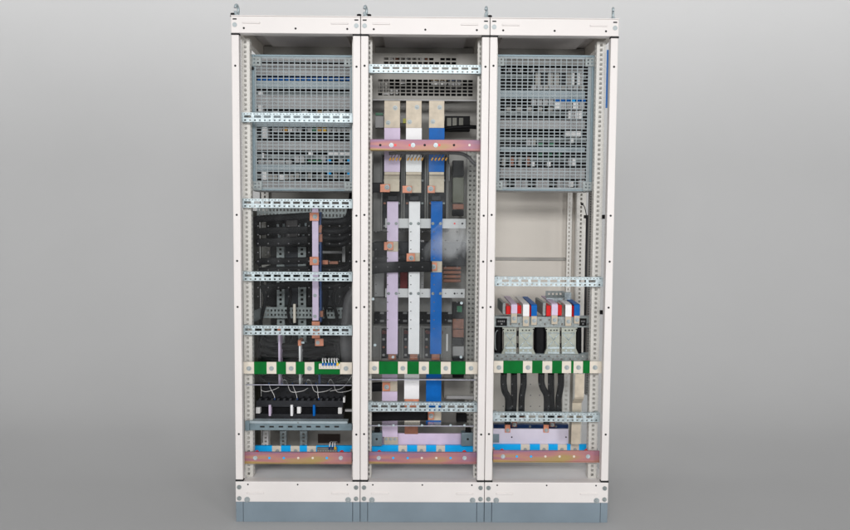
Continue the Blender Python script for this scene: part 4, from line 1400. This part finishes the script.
t = device_rail('galvanised device rail with black labels behind the tinned tabs', 493, 592.5, 316.8, 327.2, 0.182)
YL2 = 0.176
for a, c in ((496.2, 507), (579.6, 586.5)):
    l = MB().pb(a, 318.4, c, 325.8, YL2 + .002, 0.0035).build('black_label', black, t, 0.0006)
    q = MB()
    x = a + 1.6
    while x < c - 2:
        q.pb(x, 320.4, x + 0.9, 322.2, YL2 + 0.0014, 0.0005)
        x += 1.5
    q.pb((a + c) / 2 - 0.8, 323.2, (a + c) / 2 + 0.8, 324.6, YL2 + 0.0014, 0.0005)
    q.stamp(l, mark)
device_rail('galvanised device rail at the foot of the pressed steel fuse carriers', 492.5, 592, 354.2, 361, 0.182)

# pressed fuse carriers
GP = 'pressed steel fuse carriers'
for i, (a, c, lab) in enumerate(((502.2, 516.4, 'pressed steel fuse carrier with embossed cross, below the black label and lilac bar end'),
                                 (518.8, 534.6, 'pressed steel fuse carrier with embossed cross, just before the central thick black cable'),
                                 (545.2, 559.8, 'pressed steel fuse carrier with embossed cross, just after the central thick black cable'),
                                 (561.6, 577.6, 'pressed steel fuse carrier with embossed cross, nearest the slotted black duct'))):
    Y = 0.185
    p = at((a + c) / 2, 355, Y)
    t = thing('fuse_carrier', lab, 'fuse carrier', (p.x, Y, p.z), GP)
    y0, y1 = 327.6, 354.2
    w = c - a
    left = i % 2 == 0
    sh = 1.6
    if left:
        poly = [(a, y0), (c, y0), (c, y1), (a - 1, y1), (a + sh, y1 - 6), (a + sh, y0 + 5)]
    else:
        poly = [(a, y0), (c, y0), (c - sh, y0 + 5), (c - sh, y1 - 6), (c + 1, y1), (a, y1)]
    MB().pprism(poly, Y, 0.02).build('plate', plate, t, 0.0015)
    b0, b1 = (a + 3, c - 0.8) if left else (a + 0.8, c - 3)
    bm_, ym = (b0 + b1) / 2, 340.2
    e = MB()
    for (s0, s1) in (((b0, 333), (bm_, ym - 0.2)), ((b1, 333), (bm_, ym - 0.2)), ((b0, 333), (b1, 333)), ((b0 + .4, 346.4), (bm_ - 0.9, ym + 1.2)), ((b1 - .4, 346.4), (bm_ + 0.9, ym + 1.2))):
        e.tube([at(*s0, Y), at(*s1, Y)], 0.0024, 0.003, 6, (0, 1, 0), 1)
    e.build('embossed_cross', galv, t, 0, True)  # ridges in lighter steel than the plate, painting in their highlights
    MB().pb(b0 - .3, 346.9, b1 + .3, 348.9, Y - 0.004, 0.0038).pb(b0 - .3, 351.8, b1 + .3, 353.8, Y - 0.004, 0.0038).build('clamp_strip', galv, t, 0.001)
    holes(t, [(b0 + (b1 - b0) * k, yy) for k in (0.3, 0.7) for yy in (350.3,)], Y, 0.0045, 'screw', galv)
    holes(t, [(b0 + (b1 - b0) * k, 330.2) for k in (0.25, 0.55, 0.8)] + [(a + 1.2 if left else c - 1.2, 329.3)], Y, 0.0038)
    if left:
        MB().pb(c + 0.5, 331, c + 2.2, 336, Y + 0.004, 0.012).pb(c + 0.5, 343.5, c + 2.2, 347.5, Y + 0.004, 0.012).build('gap_block', black, t)

for lab, xx, r in (('thick black cable squeezed between post and first pressed fuse carrier', 498.2, 0.021), ('thick black cable between the two pairs of fuse carriers', 539.8, 0.031), ('thick black cable end beside the fuse carrier nearest the slotted duct', 577.6, 0.017)):
    P = [at(xx, c, 0.24) for c in (326, 331, 341, 351, 355)]
    o = MB().tube(P, r, 0.03, 14, (0, 1, 0), 6, 0.6).build('black_cable', black, None, 0, True)
    tag(o, lab, 'cable', 'thick black cables between the fuse carriers')
o = MB().tube([at(a, c, 0.2) for a, c in ((496.2, 350), (495.3, 347), (495.3, 335), (496.6, 331), (498, 330.6))], 0.0025, None, 8).build('grey_clip', galvdull, None, 0, True)
tag(o, 'bent steel wire clip on the thick black cable next to the post', 'wire clip')

# hanging cables
GH = 'black cables hanging to the lavender bar'
hang = [
    ('lug visible lowest, first of the trio nearest the middle bay', [(504, 372), (503.6, 382), (504.8, 391), (508, 398), (508, 412), (507.6, 424)], 0.205, (507.7, 424.5, 432.5)),
    ('second of the trio nearest the middle bay', [(514, 372), (514, 395), (513.2, 412), (513, 420)], 0.24, (514.5, 420, 427)),
    ('third of the trio nearest the middle bay', [(523.5, 372), (523.5, 385), (521.8, 396), (521.4, 406), (521.6, 416)], 0.27, (521.4, 415, 422)),
    ('lug visible lowest, first of the trio beside the tinned bar', [(541.4, 372), (541.4, 382), (543, 388), (546.6, 396), (546.8, 412), (546.4, 424)], 0.205, (546.2, 424.5, 432.5)),
    ('second of the trio beside the tinned bar', [(551, 372), (551.2, 395), (552.4, 412), (552.5, 420)], 0.24, (552.4, 420, 427)),
    ('third of the trio beside the tinned bar', [(561, 372), (560.8, 385), (558.6, 398), (558.6, 406), (558.6, 416)], 0.27, (558.2, 415, 422)),
]
for lab, pts, Y, (lx, l0, l1) in hang:
    P = [at(a, c, Y) for a, c in pts]
    t = thing('hanging_cable', 'black hanging cable, ' + lab, 'cable', P[-1], GH)
    MB().tube(P, 0.0165, 0.011, 12, (0, 1, 0), 6, 0.7).build('cable', black, t, 0, True)
    MB().pb(lx - 2.6, l0, lx + 2.6, l1, Y + 0.002, 0.006).build('lug', browncu if Y > 0.22 else copper, t, 0.001)
    bolt(t, lx, l1 - 2.4, Y + 0.002, 0.010)

p = at(575, 444, 0.12)
t = thing('tinned_bar', 'tall tinned bar with a bend, bolted to the green striped bar', 'busbar', (p.x, 0.14, p.z))
X0, X1 = at(573, 384, 0.10).x, at(582.2, 384, 0.10).x
zz = [at(575, yy, 0.1).z for yy in (372, 394.5, 403)]
MB().ribbon([(0.0605, zz[0]), (0.0605, zz[1]), (0.064, zz[1] - 0.006), (0.105, zz[2] + 0.006), (0.112, zz[2]), (0.125, at(575, 443.6, 0.125).z)], X0, X1, -0.006).build('bar', tin, t, 0.001)
t = thing('cross_busbar', 'wide lavender horizontal bar at the bottom carrying the cable lugs', 'busbar', at(531, 445, 0.214))
MB().pb(493, 428.8, 568.5, 445.5, 0.214, 0.012).build('bar', mat('pale lavender sleeve', (0.60, 0.56, 0.66), 0.45, 0, 0.04), t, 0.0015)
holes(t, [(511.8, 437), (566, 437)], 0.214, 0.004)
MB().pb(492.5, 434, 499.2, 442.5, 0.2095, 0.004).build('steel_plate', bluesteel, t, 0.001)
t = thing('cross_busbar', 'narrow dark blue horizontal bar just above the lavender bar', 'busbar', at(531, 428, 0.285))
MB().pb(493.5, 424.4, 568.5, 428.3, 0.29, 0.03).build('bar', navy, t, 0.001)
for x in (505, 530, 556):
    bolt(t, x, 426.3, 0.29, 0.006, galvdull)

# slotted duct, tube and blue strip on the open side
Y = 0.29
x = at(590.7, 270, Y).x
Z1, Z0 = at(590.7, 189, Y).z, at(590.7, 395, Y).z
q = MB().perf([x - 0.012, x - 0.0095, x + 0.0085, x + 0.011], slot_splits(Z0, Z1, 0.0128, 0.0082), lambda i, j: i == 1 and j % 2 == 1, Y, Y + 0.003)
q.box(x - 0.012, x + 0.011, Y + 0.03, Y + 0.032, Z0, Z1)
q.box(x - 0.012, x - 0.010, Y + 0.0032, Y + 0.0298, Z0, Z1)
o = q.build('slotted_duct', greyplas, None)
MB().box(x - 0.0095, x + 0.0095, Y + 0.012, Y + 0.014, Z0 + 0.001, Z1 - 0.001).stamp(o, black)
tag(o, 'black slotted upright duct on the open side of the beige backed bay', 'cable duct')
p = at(584.9, 356, 0.45)
t = thing('gas_strut', 'dark tube with flat cap and thin wire standing behind the slotted duct', 'tube', (p.x, 0.45, p.z))
zt = at(585, 218.5, 0.45).z
MB().cyl((p.x, 0.45, p.z), (0, 0, 1), 0.0095, zt - p.z, 16).build('tube', anthracite, t, 0, True)
MB().cyl((p.x + 0.011, 0.462, p.z), (0, 0, 1), 0.004, zt - p.z - 0.05, 12).build('rod', galvdull, t, 0, True)
MB().box(p.x - 0.018, p.x + 0.02, 0.43, 0.47, zt, zt + 0.018).build('cap', black, t, 0.002)
MB().tube([at(a, c, 0.45) for a, c in ((582.2, 204.5), (584, 206), (585.6, 211), (586.8, 218))], 0.0022, None, 8).build('wire', black, t, 0, True)
MB().box(at(582.3, 204, 0.45).x - 0.006, at(582.3, 204, 0.45).x + 0.006, 0.445, 0.46, at(582, 205.3, 0.45).z, at(582, 203, 0.45).z).build('wire_clip', black, t, 0.001)
p = at(607.2, 108, 0.06)
o = MB().box(p.x - 0.007, p.x + 0.005, 0.06, 0.066, p.z, at(606, 50, 0.06).z).build('blue_strip', mat('poster blue', (0.02, 0.16, 0.5), 0.4), None, 0.001)
tag(o, 'narrow bright blue strip hanging inside the outermost post, high up', 'strip')
p = at(604.4, 216.5, 0.07)
o = MB().box(p.x - 0.009, p.x + 0.006, 0.07, 0.085, p.z - 0.012, p.z + 0.008).build('door_stop', black, None, 0.002)
tag(o, 'small black stop block on the outermost post, upper one', 'stop block', 'small stop blocks')
p = at(602.2, 312, 0.07)
o = MB().box(p.x - 0.009, p.x + 0.006, 0.07, 0.085, p.z - 0.012, p.z + 0.008).build('door_stop', black, None, 0.002)
tag(o, 'small black stop block on the outermost post, lower one', 'stop block', 'small stop blocks')

# ------------------------------------------------------------------ light
w = bpy.data.worlds.new('World')
S.world = w
w.use_nodes = True
bg = w.node_tree.nodes['Background']
bg.inputs['Color'].default_value = (1.0, 1.0, 1.0, 1)
bg.inputs['Strength'].default_value = 0.225


def area(name, loc, target, sx, sy, power):
    d = bpy.data.lights.new(name, 'AREA')
    d.shape = 'RECTANGLE'
    d.size, d.size_y = sx, sy
    d.energy = power
    o = bpy.data.objects.new(name, d)
    COL.objects.link(o)
    o.location = loc
    o.rotation_euler = (Vector(target) - Vector(loc)).to_track_quat('-Z', 'Y').to_euler()
    return o


area('added_front_lamp', (0.9, -6.2, 3.3), (0.9, 0, 1.0), 4.0, 1.0, 255)  # added unseen lamp, brightens the fronts and the interior
area('added_side_lamp', (-2.4, -4.9, 1.3), (0.9, 0, 1.2), 1.4, 1.6, 58)  # added unseen lamp, set aside so the clear sheets don't mirror it
area('added_side_lamp', (4.2, -4.9, 1.3), (0.9, 0, 1.2), 1.4, 1.6, 84)  # its added counterpart on the other side
area('added_backdrop_strip', (0.9, 1.8, 4.2), (0.9, 3.4, 3.9), 24.0, 0.5, 135)  # added unseen strip, grades the backdrop brighter towards the top
area('added_backdrop_strip', (0.9, 0.6, 3.9), (0.9, 3.4, 2.6), 24.0, 0.5, 165)  # second added strip, smooths the backdrop gradient lower down
area('added_backdrop_glow', (0.9, 0.8, 1.3), (0.9, 3.4, 1.3), 1.6, 2.0, 5)  # unseen lamp added behind the cabinet for a faint halo

S.view_settings.view_transform = 'Standard'
S.view_settings.look = 'None'
S.view_settings.exposure = 0
S.view_settings.gamma = 1
S.cycles.use_denoising = True
S.cycles.max_bounces = 8
S.cycles.transparent_max_bounces = 16
